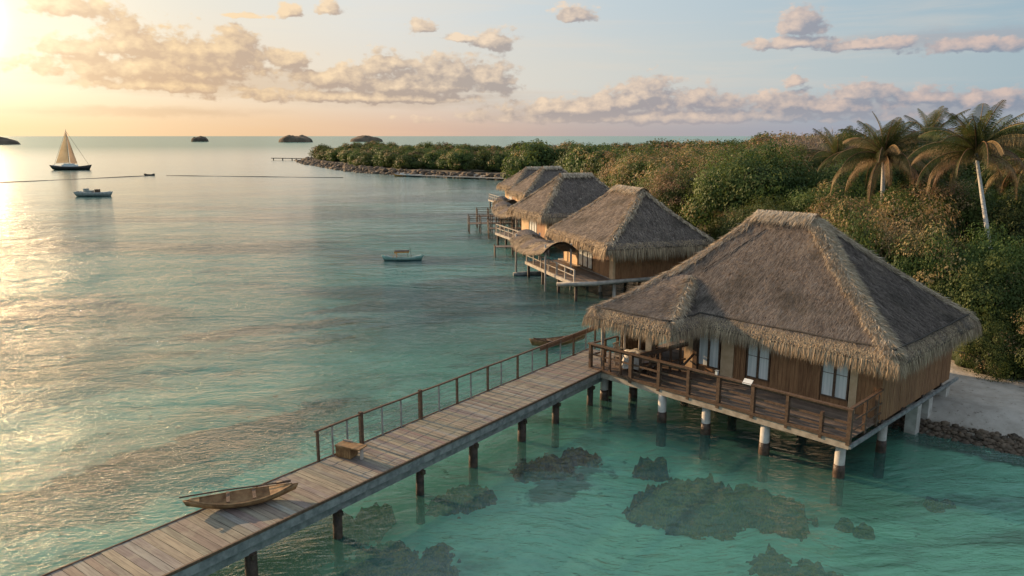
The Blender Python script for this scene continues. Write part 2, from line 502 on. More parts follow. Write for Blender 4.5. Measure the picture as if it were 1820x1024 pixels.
xs = axis([(-40000, -6000, 17000), (-6000, -1200, 1600), (-1200, -200, 200), (-200, -40, 8), (-40, 8, 1.5), (8, 30, .35), (30, 60, 1.5), (60, 200, 8), (200, 1200, 100), (1200, 6000, 1600), (6000, 40000, 17000)])
ys = axis([(-300, -20, 70), (-20, 16, 3), (16, 45, .35), (45, 80, 1.5), (80, 460, 6), (460, 1200, 120), (1200, 6000, 1200), (6000, 80000, 18500)])
X, Y = np.meshgrid(xs, ys)
Z = land_z(X, Y)
Z = np.where(np.hypot(X, Y) > 900, np.minimum(Z, -5), Z)
nx, ny = len(xs), len(ys)
V = np.stack([X, Y, Z], -1).reshape(-1, 3)
I = (np.arange(ny - 1)[:, None] * nx + np.arange(nx - 1)[None]).ravel()
F = np.stack([I, I + 1, I + nx + 1, I + nx], 1).ravel()


def weed_mask(gg, pos):
    wp = gg.v('MULTIPLY_ADD', gg.v('SUBTRACT', gg.noise(pos, .45, 5, .65, 0, True), (.5, .5, .5)), (4.5, 4.5, 0), pos)
    best = None
    for (cx, cy, ux, uy, la, lb) in ((-11.8, 27.2, .65, .76, 8.5, 2.5), (-8., 49., .95, .3, 5.5, 1.5), (-14, 43, .9, .4, 5, 1.3), (-22, 34, .75, .65, 7, 1.6), (-18, 21, .65, .76, 6, 2.), (-3, 58, .95, .3, 5, 1.6), (1.8, 24.8, .8, .6, 2.0, .9)):
        rel = gg.v('SUBTRACT', wp, (cx, cy, 0))
        a_ = gg.m('DIVIDE', gg.v('DOT_PRODUCT', rel, (ux, uy, 0)), la); b_ = gg.m('DIVIDE', gg.v('DOT_PRODUCT', rel, (-uy, ux, 0)), lb)
        q = gg.m('ADD', gg.m('MULTIPLY', a_, a_), gg.m('MULTIPLY', b_, b_))
        best = q if best is None else gg.m('MINIMUM', best, q)
    return gg.mr(best, 1.25, .75)


def ground_mat():
    m, gg, b = mat('sand_and_sea_floor')
    geo = gg.node('ShaderNodeNewGeometry'); pos = geo.outputs['Position']
    s = gg.node('ShaderNodeSeparateXYZ'); gg.l.new(pos, s.inputs[0])
    z = s.outputs[2]
    n = gg.noise(pos, 1.2, 6, .65)
    sand = gg.mix(gg.mr(n, .3, .7), (.36, .32, .27, 1), (.50, .45, .39, 1))
    soil = gg.mix(gg.mr(gg.noise(pos, .6, 5, .6), .3, .7), (.10, .085, .055, 1), (.24, .20, .14, 1))
    wetn = gg.m('ADD', z, gg.m('MULTIPLY', gg.m('SUBTRACT', gg.noise(pos, 1.6, 4, .6), .5), .35))
    sand = gg.mix(gg.mr(wetn, .12, .34), (.15, .13, .10, 1), sand)
    sand = gg.mix(gg.m('MULTIPLY', gg.mr(gg.noise(pos, 5., 5, .7), .60, .66), .6), sand, (.10, .08, .055, 1))
    sand = gg.mix(gg.m('MULTIPLY', gg.mr(gg.noise(pos, .9, 3, .6), .45, .7), .35), sand, (.26, .22, .18, 1))
    far = gg.mr(gg.v('LENGTH', gg.v('SUBTRACT', pos, (22, 28, 0))), 8., 13.)
    land = gg.mix(gg.m('MULTIPLY', far, gg.mr(z, .5, .9)), sand, soil)
    # sea floor: sand with seagrass and rubble patches
    bed = gg.mix(gg.mr(gg.noise(pos, .8, 6, .65), .35, .68), (.86, .84, .68, 1), (.68, .70, .56, 1))
    pm = gg.mapping(pos, rot=(0, 0, R(-38)), scale=(.55, 1.1, 1))
    gr = gg.noise(pm, .16, 6, .62, .6)
    bed = gg.mix(gg.m('MULTIPLY', gg.mr(gr, .53, .63), .82), bed, (.075, .095, .055, 1))
    bed = gg.mix(gg.m('MULTIPLY', weed_mask(gg, pos), .85), bed, (.07, .08, .05, 1))
    spk = gg.noise(pos, 1.1, 5, .6)
    bed = gg.mix(gg.m('MULTIPLY', gg.mr(spk, .64, .70), .7), bed, (.07, .07, .04, 1))
    c = gg.mix(gg.mr(z, -.1, .05), bed, land)
    gg.l.new(c, b.inputs['Base Color']); b.inputs['Roughness'].default_value = .95
    b.inputs['Specular IOR Level'].default_value = .1
    bn = gg.node('ShaderNodeBump'); bn.inputs['Distance'].default_value = .05
    gg.l.new(gg.noise(pos, 3., 6, .6), bn.inputs['Height']); gg.l.new(bn.outputs[0], b.inputs['Normal'])
    return m


tag(link('ground', arrays_mesh('ground', V, 4, F, [ground_mat()], True)), kind='structure', label='pale sand beach and the sea floor running out under the lagoon', cat='ground')


# ------------------------------------------------------------------ water
def water_mat():
    m, gg, b = mat('lagoon_water')
    gg.n.remove(b)
    geo = gg.node('ShaderNodeNewGeometry'); pos = geo.outputs['Position']
    dist = gg.v('LENGTH', pos)
    # swell running in long broken crests plus fine wind ripple
    wp = gg.v('MULTIPLY_ADD', gg.v('SUBTRACT', gg.noise(pos, .12, 3, .5, 0, True), (.5, .5, .5)), (5, 5, 0), pos)
    a1 = gg.noise(gg.mapping(wp, rot=(0, 0, R(-54)), scale=(.36, 1.15, 1)), .85, 3, .55, .3)
    rdg = lambda n_: gg.m('SUBTRACT', 1., gg.m('ABSOLUTE', gg.m('MULTIPLY_ADD', n_, 2., -1.)))
    a1 = gg.m('ADD', gg.m('MULTIPLY', a1, .6), gg.m('MULTIPLY', rdg(a1), .22))
    a2 = gg.noise(gg.mapping(wp, rot=(0, 0, R(-40)), scale=(.5, 1.3, 1)), 2.6, 4, .62, .3)
    a2 = gg.m('ADD', gg.m('MULTIPLY', a2, .5), gg.m('MULTIPLY', rdg(a2), .40))
    a3 = gg.noise(gg.mapping(pos, rot=(0, 0, R(-50)), scale=(.65, 1.2, 1)), 6., 3, .6)
    a0 = gg.noise(gg.mapping(pos, rot=(0, 0, R(-42)), scale=(.4, 1, 1)), .14, 3, .5)
    calm = gg.mr(gg.noise(pos, .05, 3, .5), .35, .65, .55, 1.15)
    # sheltered, calmer water on the lee side of the boardwalk and hut
    lee = gg.mr(gg.v('DOT_PRODUCT', gg.v('SUBTRACT', pos, (-5.8, 21.3, 0)), (.8, -.6, 0)), -.5, 2.5, 1., .42)
    h = gg.m('ADD', gg.m('MULTIPLY', a1, .34), gg.m('MULTIPLY', a2, .24))
    h = gg.m('ADD', h, gg.m('MULTIPLY', a3, .09))
    h = gg.m('ADD', h, gg.m('MULTIPLY', a0, .5))
    h = gg.m('MULTIPLY', h, gg.m('MULTIPLY', calm, lee))
    a4 = gg.noise(gg.mapping(wp, rot=(0, 0, R(-30)), scale=(.45, 1.3, 1)), .36, 4, .6, .4)
    h = gg.m('ADD', h, gg.m('MULTIPLY', gg.m('MULTIPLY', a4, gg.mr(dist, 28., 60., .25, 1.)), .85))
    fall = gg.m('MINIMUM', 1.0, gg.m('ADD', gg.m('DIVIDE', 46., dist), .03))
    fall = gg.m('MULTIPLY', fall, gg.mr(dist, 60., 200., 1., .28))
    h = gg.m('MULTIPLY', h, fall)
    bn = gg.node('ShaderNodeBump'); bn.inputs['Strength'].default_value = 1; bn.inputs['Distance'].default_value = 1.0
    gg.l.new(h, bn.inputs['Height'])
    fr = gg.node('ShaderNodeFresnel'); fr.inputs[0].default_value = 1.48; gg.l.new(bn.outputs[0], fr.inputs[1])
    gl_ = gg.node('ShaderNodeBsdfGlossy'); gl_.inputs[0].default_value = (1, 1, 1, 1); gg.l.new(gg.mr(dist, 25., 260., .045, .17), gl_.inputs['Roughness'])
    gg.l.new(bn.outputs[0], gl_.inputs['Normal'])
    tr = gg.node('ShaderNodeBsdfTransparent'); tr.inputs[0].default_value = (.56, .98, .86, 1)
    df = gg.node('ShaderNodeBsdfDiffuse')
    big = gg.noise(gg.mapping(pos, rot=(0, 0, R(-50)), scale=(.5, 1.3, 1)), .055, 5, .6, .5)
    body = gg.mix(gg.mr(big, .42, .60), (.07, .20, .18, 1), (.035, .085, .09, 1))
    body = gg.mix(gg.mr(dist, 25., 48.), (.19, .52, .43, 1), body)
    body = gg.mix(gg.mr(dist, 60., 400.), body, (.03, .21, .155, 1))
    body = gg.mix(gg.m('MULTIPLY', weed_mask(gg, pos), .85), body, (.03, .07, .07, 1))
    gg.l.new(body, df.inputs[0])
    mx = gg.node('ShaderNodeMixShader')
    gg.l.new(gg.mr(dist, 28., 60., .17, .93), mx.inputs[0])
    gg.l.new(tr.outputs[0], mx.inputs[1]); gg.l.new(df.outputs[0], mx.inputs[2])
    m2 = gg.node('ShaderNodeMixShader')
    gg.l.new(gg.m('MINIMUM', fr.outputs[0], gg.mr(dist, 150., 1000., .95, .52)), m2.inputs[0])
    gg.l.new(mx.outputs[0], m2.inputs[1]); gg.l.new(gl_.outputs[0], m2.inputs[2])
    gg.l.new(m2.outputs[0], gg.n['Material Output'].inputs[0])
    return m


wb = MB()
wb.add([(-60000, -400, 0), (60000, -400, 0), (60000, 90000, 0), (-60000, 90000, 0)], [(0, 1, 2, 3)])
tag(wb.build('water', water_mat()), kind='structure', label='rippled turquoise lagoon catching the low sun', cat='water')


# ------------------------------------------------------------------ thatch roof pieces (local frame: x=-a, y=d)
def L3(a, d, z): return np.array([-a, d, z], float)


def roof_surface(mb_v, mb_f, quad, nu=16, nv=12, sag=.12, seed=0):
    bl, br, tr, tl = quad
    b0 = sum(len(x) for x in mb_v)
    nrm = np.cross(br - bl, tl - bl); nrm /= np.linalg.norm(nrm)
    if nrm[2] < 0: nrm = -nrm
    us = np.linspace(0, 1, nu + 1); vs = np.linspace(0, 1, nv + 1)
    U, Vv = np.meshgrid(us, vs)
    Pp = (bl * (1 - U[..., None]) + br * U[..., None]) * (1 - Vv[..., None]) + (tl * (1 - U[..., None]) + tr * U[..., None]) * Vv[..., None]
    Pp[..., 2] -= sag * np.sin(np.pi * Vv)
    n = (fbm(U * 9 + seed, Vv * 7, 3, seed) - .5) * .12 * np.sin(np.pi * U) * np.sin(np.pi * Vv) ** .5
    Pp += nrm * n[..., None]
    mb_v.append(Pp.reshape(-1, 3))
    i = (np.arange(nv)[:, None] * (nu + 1) + np.arange(nu)[None]).ravel() + b0
    mb_f.append(np.stack([i, i + 1, i + nu + 2, i + nu + 1], 1).ravel())
    return nrm


def roof_blades(quad, n, ln=.3, wd=.028, sag=.12, lift=.12):
    bl, br, tr, tl = quad
    u = rng.random(n); v = 1 - np.sqrt(rng.random(n)) if np.linalg.norm(tr - tl) < np.linalg.norm(br - bl) * .6 else rng.random(n)
    P_ = (bl * (1 - u[:, None]) + br * u[:, None]) * (1 - v[:, None]) + (tl * (1 - u[:, None]) + tr * u[:, None]) * v[:, None]
    P_[:, 2] -= sag * np.sin(np.pi * v)
    nrm = np.cross(br - bl, tl - bl); nrm /= np.linalg.norm(nrm)
    if nrm[2] < 0: nrm = -nrm
    h = br - bl; h /= np.linalg.norm(h)
    down = np.cross(h, nrm); down *= -np.sign(down[2])
    d = down + nrm * (lift + rng.random(n)[:, None] * .22) + h * rng.normal(0, .16, n)[:, None]
    return blades(P_ + nrm * .02, d, np.cross(d, np.broadcast_to(nrm, d.shape)) + nrm * .2, ln * (.5 + rng.random(n)), wd * (.6 + .9 * rng.random(n)))


def thatch_roof(parent, quads, loop, hips, zr, dens=1., skirt=(.42, .48), fr_len=.6, rope=True, ridge=None, hipw=.5, bw=.028, fdens=1.):
    """quads: roof slopes; loop: eave outline [(a,d)...]; hips: [(p_low, p_high, weight)] local points"""
    vs, fs, bl = [], [], []
    for i, q in enumerate(quads):
        roof_surface(vs, fs, q, seed=i * 3 + 1)
        area = np.linalg.norm(np.cross(q[1] - q[0], q[3] - q[0])) * (.5 + .5 * np.linalg.norm(q[2] - q[3]) / max(np.linalg.norm(q[1] - q[0]), .1))
        bl.append(roof_blades(q, int(area * 190 * dens * fdens), wd=bw))
    V_ = np.concatenate(vs); F_ = np.concatenate(fs)
    roof = link('roof', arrays_mesh('roof', V_, 4, F_, [M['thatch']], True), parent)
    B_ = np.concatenate(bl)
    th = link('thatch', arrays_mesh('thatch', B_, 3, np.arange(len(B_)), [M['straw']]), roof)
    # eave skirt
    n = len(loop)
    pts = [np.array(p_, float) for p_ in loop]
    area = sum(pts[i][0] * pts[(i + 1) % n][1] - pts[(i + 1) % n][0] * pts[i][1] for i in range(n))
    sgn = 1 if area > 0 else -1
    nr = []
    for i in range(n):
        e = pts[(i + 1) % n] - pts[i]; e /= np.linalg.norm(e)
        nr.append(np.array([e[1], -e[0]]) * sgn)
    mit = []
    for i in range(n):
        a_, b_ = nr[i - 1], nr[i]
        m_ = a_ + b_; m_ = m_ / (1 + a_.dot(b_))
        mit.append(m_)
    so_, sdn = skirt
    sv, sf, fb = [], [], []
    prof = [(0, .035), (.35, -.10), (.75, -.30), (1., -.52)]
    for i in range(n):
        p0, p1 = pts[i], pts[(i + 1) % n]; m0, m1 = mit[i], mit[(i + 1) % n]
        Ls = np.linalg.norm(p1 - p0); nu = max(3, int(Ls / .35))
        us = np.linspace(0, 1, nu + 1)
        base = sum(len(x) for x in sv)
        rows = []
        for (o_, dz) in prof:
            q0 = p0 + m0 * o_ * so_; q1 = p1 + m1 * o_ * so_
            xy = q0[None] * (1 - us[:, None]) + q1[None] * us[:, None]
            zz = np.full(nu + 1, zr + dz * sdn / .52) + (fbm(us * Ls * 1.3 + i * 7, us * 0, 3, 3) - .5) * .06
            rows.append(np.stack([-xy[:, 0], xy[:, 1], zz], 1))
        # underside back to the wall
        q0 = p0 - m0 * .25; q1 = p1 - m1 * .25
        xy = q0[None] * (1 - us[:, None]) + q1[None] * us[:, None]
        rows.append(np.stack([-xy[:, 0], xy[:, 1], np.full(nu + 1, zr - .25 - sdn * .3)], 1))
        sv.append(np.concatenate(rows))
        kk = (np.arange(len(rows) - 1)[:, None] * (nu + 1) + np.arange(nu)[None]).ravel() + base
        sf.append(np.stack([kk, kk + 1, kk + nu + 2, kk + nu + 1], 1).ravel())
        # hanging fringe
        nb = int(Ls * 420 * dens * fdens)
        u = rng.random(nb); t = rng.random(nb) ** .8
        o_ = t * so_
        dz = np.interp(t, [x[0] for x in prof], [x[1] for x in prof]) * sdn / .52
        xy = (p0[None] + m0[None] * o_[:, None]) * (1 - u[:, None]) + (p1[None] + m1[None] * o_[:, None]) * u[:, None]
        nn = mit[i][None] * (1 - u[:, None]) + mit[(i + 1) % n][None] * u[:, None]
        nn = nr[i][None] * .75 + nn * np.abs(2 * u[:, None] - 1) ** 6 * .6
        root = np.stack([-xy[:, 0], xy[:, 1], zr + dz + .02], 1)
        clump = fbm(u * Ls * 3.1 + i * 13, u * 0 + 2.5, 3, 9)
        dd = np.stack([-nn[:, 0] * .42 * (1.15 - t * .8), nn[:, 1] * .42 * (1.15 - t * .8), -(.62 + .55 * t)], 1)
        dd += rng.normal(0, .10, (nb, 3))
        ln = (.30 + fr_len * (.62 + .45 * clump) * t + rng.random(nb) * .12)
        tang = np.stack([-(p1 - p0)[0] * np.ones(nb), (p1 - p0)[1] * np.ones(nb), np.zeros(nb)], 1)
        tang += rng.normal(0, .3 * Ls, (nb, 3))
        fb.append(blades(root, dd, tang, ln, (bw + .006) * (.6 + rng.random(nb))))
    sk = link('eave_skirt', arrays_mesh('eave_skirt', np.concatenate(sv), 4, np.concatenate(sf), [M['thatch']], True), roof)
    B_ = np.concatenate(fb)
    link('fringe', arrays_mesh('fringe', B_, 3, np.arange(len(B_)), [M['fringe']]), roof)
    if rope:
        mb = MB()
        rp = []
        for i in range(n):
            p0, p1 = pts[i] + mit[i] * .02, pts[(i + 1) % n] + mit[(i + 1) % n] * .02
            for u in np.linspace(0, 1, 10)[:-1]:
                q_ = p0 * (1 - u) + p1 * u
                rp.append((-q_[0], q_[1], zr + .05 + .02 * math.sin(u * 17 + i)))
        rp.append(rp[0])
        mb.tube(rp, .035, 6); mb.build('binding_rope', M['rope'], roof)
    # hip and ridge capping straw
    hb = []
    for (lo, hi, wt) in hips:
        Lh = np.linalg.norm(hi - lo); nb = int(Lh * 520 * wt * dens * fdens)
        u = rng.random(nb)
        root = lo[None] * (1 - u[:, None]) + hi[None] * u[:, None]
        root[:, 2] -= .12 * np.sin(np.pi * u) - .05
        t = (hi - lo) / Lh
        side = np.cross(t, [0, 0, 1.]); side /= np.linalg.norm(side)
        s_ = np.where(rng.random(nb) < .5, 1., -1.)
        off = rng.random(nb) ** 1.4 * hipw * (.6 + .7 * fbm(u * Lh * 1.7, u * 0, 3, 4))
        dn = -t * np.array([1, 1, 1.])
        root = root + side[None] * (s_ * off)[:, None] * .8 - np.array([0, 0, 1.])[None] * (off * .42)[:, None]
        d = side[None] * (s_ * (.05 + .75 * rng.random(nb)))[:, None] + dn[None] * .85 + np.array([0, 0, -.12])[None] + rng.normal(0, .2, (nb, 3))
        hb.append(blades(root, d, np.cross(d, rng.normal(0, 1, (nb, 3))), hipw * (.5 + .6 * rng.random(nb)), bw * 1.25 * (.6 + rng.random(nb))))
    if ridge is not None:
        r0, r1 = ridge
        nb = int(np.linalg.norm(r1 - r0) * 900 * dens + 200)
        u = rng.random(nb) * 1.06 - .03
        root = r0[None] * (1 - u[:, None]) + r1[None] * u[:, None]; root[:, 2] += .10 + rng.random(nb) * .05
        t = (r1 - r0) / max(np.linalg.norm(r1 - r0), .01); side = np.array([-t[1], t[0], 0])
        s_ = np.where(rng.random(nb) < .5, 1., -1.); off = rng.random(nb) * .42
        root = root + side[None] * (s_ * off)[:, None] - np.array([0, 0, 1.])[None] * (off ** 1.6 * 1.1)[:, None]
        d = side[None] * s_[:, None] * .7 + np.array([0, 0, -.5]) + rng.normal(0, .13, (nb, 3))
        hb.append(blades(root, d, np.cross(d, [0, 0, 1.]) + rng.normal(0, .2, (nb, 3)), .28 + .3 * rng.random(nb), bw * 1.3 * (.6 + rng.random(nb))))
    B_ = np.concatenate(hb)
    link('ridge_cap', arrays_mesh('ridge_cap', B_, 3, np.arange(len(B_)), [M['blonde']]), roof)
    return roof


def planks_along_x(mb, x0, x1, y0, y1, z0, z1, wd=.14, gap=.008, seg=3.2):
    y = y0
    while y < y1 - .02:
        yy = min(y + wd - gap, y1)
        x = x0 - random.random() * seg
        while x < x1:
            a_, b_ = max(x, x0), min(x + seg - .006, x1)
            if b_ > a_ + .02: mb.box(a_, b_, y, yy, z0, z1 + random.uniform(-.004, .004))
            x += seg
        y += wd


def vplanks(mb, p, q, z0, z1, th=.05, wd=.16, jit=.012):
    """vertical cladding boards from p to q (xy), each its own island"""
    p = Vector((p[0], p[1], 0)); q = Vector((q[0], q[1], 0)); Ls = (q - p).length; t = (q - p) / Ls
    nrm = Vector((t.y, -t.x, 0)); n = max(1, int(Ls / wd)); wd = Ls / n
    for i in range(n):
        a_ = p + t * (i * wd + .003) + nrm * random.uniform(0, jit); b_ = p + t * ((i + 1) * wd - .003) + nrm * random.uniform(0, jit)
        h = th / 2
        v = [a_ - nrm * h, b_ - nrm * h, b_ + nrm * h, a_ + nrm * h]
        v = [(x.x, x.y, z0) for x in v] + [(x.x, x.y, z1) for x in v]
        mb.add(v, [(0, 3, 2, 1), (4, 5, 6, 7), (0, 1, 5, 4), (1, 2, 6, 5), (2, 3, 7, 6), (3, 0, 4, 7)])


def concrete_pile(parent, x, y, ztop, r=.16, zbot=-1.6, square=False, wet=True):
    mb = MB()
    if square:
        mb.box(x - r, x + r, y - r, y + r, zbot, ztop)
    else:
        mb.tube([(x, y, zbot), (x, y, .05), (x, y, ztop)], r, 16)
    o = mb.build('pile', M['concrete'], parent)
    if wet:
        m2 = MB()
        m2.tube([(x, y, zbot), (x, y, 0), (x + .005, y, .22), (x, y, .44)], [r + .03, r + .028, r + .022, r + .015], 16)
        m2.build('algae_band', M['wet'], o)
    return o


def window(parent, a0, a1, d, z0, z1, name='window', leaf=2, bars=True, proud=.03, curtain=None):
    """window in the front wall (outward = -y): frame, panes"""
    mb = MB(); t = .05; y0 = d - proud
    x0, x1 = -a1, -a0
    mb.box(x0, x0 + t, y0, d + .05, z0, z1); mb.box(x1 - t, x1, y0, d + .05, z0, z1)
    mb.box(x0 + t, x1 - t, y0, d + .05, z0, z0 + t); mb.box(x0 + t, x1 - t, y0, d + .05, z1 - t, z1)
    for i in range(1, leaf):
        xm = x0 + (x1 - x0) * i / leaf
        mb.box(xm - .045, xm + .045, y0 - .006, d + .045, z0 + t, z1 - t)
    if bars:
        zb = z0 + (z1 - z0) * .42
        for i in range(leaf):
            xa = x0 + (x1 - x0) * i / leaf + .05; xb = x0 + (x1 - x0) * (i + 1) / leaf - .05
            mb.box(xa, xb, y0 + .014, d + .03, zb, zb + .018)
    w_ = mb.build(name, M['darkwood'], parent)
    for i in range(leaf):
        pb = MB()
        xa = x0 + (x1 - x0) * i / leaf + (.045 if i else t); xb = x0 + (x1 - x0) * (i + 1) / leaf - (.045 if i < leaf - 1 else t)
        pb.box(xa, xb, d + .0, d + .012, z0 + t, z1 - t)
        pb.build('pane', M['pane'], w_)
    return w_


def pane_mat():
    m, gg, b = mat('curtained_glass')
    co = gg.node('ShaderNodeTexCoord').outputs['Object']
    n = gg.noise(gg.mapping(co, scale=(9, 9, .4)), 1, 4, .6)
    gg.l.new(gg.mix(gg.mr(n, .3, .7), (.58, .62, .60, 1), (.88, .88, .84, 1)), b.inputs['Base Color'])
    b.inputs['Roughness'].default_value = .12; b.inputs['Specular IOR Level'].default_value = .8
    return m


M['pane'] = pane_mat()

# ------------------------------------------------------------------ near bungalow
TH = R(-46.583)
HUT = (10.78, 23.017)
ZF = 1.48


def near_hut():
    t = empty('thatched_bungalow', (HUT[0], HUT[1], 0), TH, 'nearest and largest thatched bungalow on pale round piles with wraparound railed terrace', 'bungalow', 'thatched bungalows on stilts along the shore')
    zr, zt = 4.064, 7.854; o = -.392; e = 2.082; b = 9.865; al = 10.713; av = 7.02; pf = .02; m = (e + b) / 2
    r1, r2 = 4.41, 6.85
    A = L3
    front = [A(al, e, zr), A(o, e, zr), A(r1, m, zt), A(r2, m, zt)]
    back = [A(o, b, zr), A(al, b, zr), A(r2, m, zt), A(r1, m, zt)]
    right = [A(o, e, zr), A(o, b, zr), A(r1, m, zt), A(r1, m, zt)]
    left = [A(al, b, zr), A(al, e, zr), A(r2, m, zt), A(r2, m, zt)]
    pa, pd, pz = 8.32, e + 1.25, 5.282
    ql = (9.44, e + 1.25, 5.282)
    pfront = [A(al, pf, zr), A(av, pf, zr), A(pa, pd, pz), A(*ql)]
    pright = [A(av, pf, zr), A(av, e, zr), A(pa, pd, pz), A(pa, pd, pz)]
    pleft = [A(al, e, zr), A(al, pf, zr), A(*ql), A(*ql)]
    hips = [(A(o, e, zr), A(r1, m, zt), 2.6), (A(o, b, zr), A(r1, m, zt), .7), (A(al, b, zr), A(r2, m, zt), .6), (A(*ql), A(r2, m, zt), .5),
            (A(av, pf, zr), A(pa, pd, pz), .8), (A(al, pf, zr), A(*ql), .7)]
    loop = [(o, e), (av, e), (av, pf), (al, pf), (al, b), (o, b)]
    thatch_roof(t, [front, back, right, left, pfront, pright, pleft], loop, hips, zr, 1., skirt=(.32, .42), ridge=(A(r1, m, zt), A(r2, m, zt)), hipw=.42, fr_len=.24, bw=.017, fdens=1.8)
    # dark line of lashing running up the front slope
    nrm = np.cross(front[1] - front[0], front[3] - front[0]); nrm /= np.linalg.norm(nrm); nrm *= np.sign(nrm[2])
    mb = MB(); q0 = A(8.05, e + 1.55, 5.57); q1 = A(6.2, e + 3.3, zr + 3.3 * .974)
    mb.tube([q0 + nrm * .02 + (q1 - q0) * u + np.array([0, 0, -.10 * math.sin(math.pi * (.4 + u * .45))]) for u in np.linspace(0, 1, 9)], .022, 6)
    mb.build('lashing', M['rope'], t)
    # floor of boards
    mb = MB(); planks_along_x(mb, -10.85, 0, 0.0, 2.45, ZF - .04, ZF)
    planks_along_x(mb, -10.85, -7.6, 2.45, 6.6, ZF - .04, ZF)
    mb.build('terrace_floor', M['deckwood'], t)
    mb = MB()
    mb.box(-10.87, .03, -.05, .06, ZF - .34, ZF - .10)        # front edge beam
    mb.box(-10.87, .0, .07, .2, ZF - .32, ZF - .05)
    mb.build('edge_beam', M['warmbeam'], t)
    mb = MB(); mb.box(-10.9, .06, -.09, .05, ZF - .095, ZF + .005); mb.build('edge_board', M['darkwood'], t)
    mb = MB(); mb.box(.035, .11, -.06, 10.3, ZF - .30, ZF - .17); mb.build('side_beam', M['greyboard'], t)
    mb = MB()
    for d in (1.2, 2.6, 4.4, 6.4, 8.4): mb.box(-10.5, .02, d, d + .16, ZF - .36, ZF - .06)
    for a_ in (1., 4, 7, 10): mb.box(-a_ - .1, -a_ + .1, .3, 9.6, ZF - .50, ZF - .37)
    mb.build('floor_joist', M['pile'], t)
    mb = MB(); mb.box(-7.55, -.05, 2.52, 9.5, ZF - .05, ZF + .02); mb.build('house_floor', M['deckwood'], t)
    # walls
    W = 2.474
    mb = MB(); vplanks(mb, (-4.1, W + .03), (-2.17, W + .03), ZF - .03, 3.95); mb.build('plank_wall', M['wallwood'], t)
    mb = MB(); vplanks(mb, (-5.62, W + .02), (-5.13, W + .02), ZF - .03, 3.95, wd=.06, jit=.03); mb.build('reed_panel', M['wallwood'], t)
    mb = MB(); mb.box(-6.22, -5.66, W, W + .06, ZF - .02, 3.95); mb.build('plaster_panel', M['tan'], t)
    mb = MB(); mb.box(-1.12, -.86, W, W + .07, ZF - .02, 3.95); mb.build('plaster_panel', M['tan'], t)
    mb = MB(); vplanks(mb, (-.86, W + .06), (-.06, W + .06), ZF - .03, 3.95, wd=.13); mb.build('corner_wall', M['wallwood'], t)
    mb = MB(); vplanks(mb, (-.04, W), (-.04, 9.5), ZF - .12, 3.95, wd=.17); mb.build('side_wall', M['wallwood'], t)
    for (x0, x1) in ((-7.25, -6.27), (-5.08, -4.12), (-2.14, -1.15)):
        mb = MB(); mb.box(x0, x1, W + .02, W + .09, ZF - .02, 1.84); mb.build('sill_wall', M['wallwood'], t)
    mb = MB(); vplanks(mb, (-7.6, 9.5), (-.06, 9.5), ZF - .03, 3.95); mb.build('back_wall', M['wallwood'], t)
    mb = MB(); vplanks(mb, (-7.6, W + .1), (-7.6, 9.5), ZF - .03, 3.95); mb.build('porch_wall', M['wallwood'], t)
    mb = MB(); mb.box(-7.92, -7.5, W - .02, W + .3, ZF - .02, 4.02); mb.build('corner_post', M['tan'], t)
    mb = MB(); mb.box(-7.48, -7.28, W - .06, W + .1, ZF - .02, 4.02); mb.build('door_post', M['darkwood'], t)
    mb = MB(); mb.box(-7.55, -.06, 2.56, 9.45, 3.96, 4.03); mb.build('ceiling_board', M['darkwood'], t)
    window(t, 6.27, 7.26, W, 1.85, 3.93, 'window', bars=False)
    window(t, 4.12, 5.08, W, 1.85, 3.93)
    window(t, 1.15, 2.14, W, 1.85, 3.93)
    # terrace railing
    rl = MB(); ztop = ZF + 1.0
    rl.beam((-10.98, -.02, ztop), (.08, -.02, ztop), .14, .055)
    rl.beam((-10.88, .05, ztop - .09), (-.02, .05, ztop - .09), .05, .09)
    rl.beam((-10.85, .02, ZF + .55), (0, .02, ZF + .52), .045, .07)
    rl.beam((-8.7, .03, ZF + .25), (0, .03, ZF + .23), .045, .055)
    # right end
    rl.beam((0.0, .02, ztop + .03), (0.0, 2.45, ztop + .10), .10, .05)
    rl.beam((.02, .02, ZF + .58), (.02, 2.45, ZF + .62), .04, .05)
    rl.beam((.02, .02, ZF + .25), (.02, 2.45, ZF + .27), .04, .04)
    # left end
    rl.beam((-10.85, 0, ztop), (-10.85, 1.75, ztop), .10, .06)
    rl.beam((-10.85, 0, ZF + .5), (-10.85, 1.75, ZF + .5), .04, .06)
    rail = rl.build('railing', M['darkwood'], t)
    for a_, h, wd in ((10.86, 1.0, .11), (8.74, .98, .15), (7.37, .98, .13), (6.03, .98, .12), (4.75, .98, .13), (3.38, .98, .13), (2.1, .98, .10), (.91, .72, .10), (.0, 1.02, .13)):
        mb = MB(); mb.box(-a_ - wd / 2, -a_ + wd / 2, -.08, .07, ZF - .2, ZF + h - .03); mb.build('post', M['darkwood'], rail)
    for a_ in (10.2, 9.85, 9.3):
        mb = MB(); mb.box(-a_ - .04, -a_ + .04, -.02, .06, ZF, ZF + .9); mb.build('baluster', M['darkwood'], rail)
    for d in (1.13, 2.1): mb = MB(); mb.box(-.05, .05, d - .05, d + .05, ZF - .1, ZF + 1.02); mb.build('post', M['darkwood'], rail)
    for d in (.9, 1.75): mb = MB(); mb.box(-10.9, -10.8, d - .05, d + .05, ZF, ZF + .98); mb.build('post', M['darkwood'], rail)
    # inner railing between porch and terrace
    r2_ = MB(); r2_.beam((-8.5, .2, ZF + .93), (-7.75, 2.45, ZF + 1.15), .07, .17); r2_.beam((-7.0, .9, ZF + .62), (-7.4, 2.4, ZF + .8), .06, .08)
    r2_.beam((-8.45, .3, ZF + .45), (-7.8, 2.4, ZF + .5), .05, .07)
    inr = r2_.build('inner_railing', M['darkwood'], t)
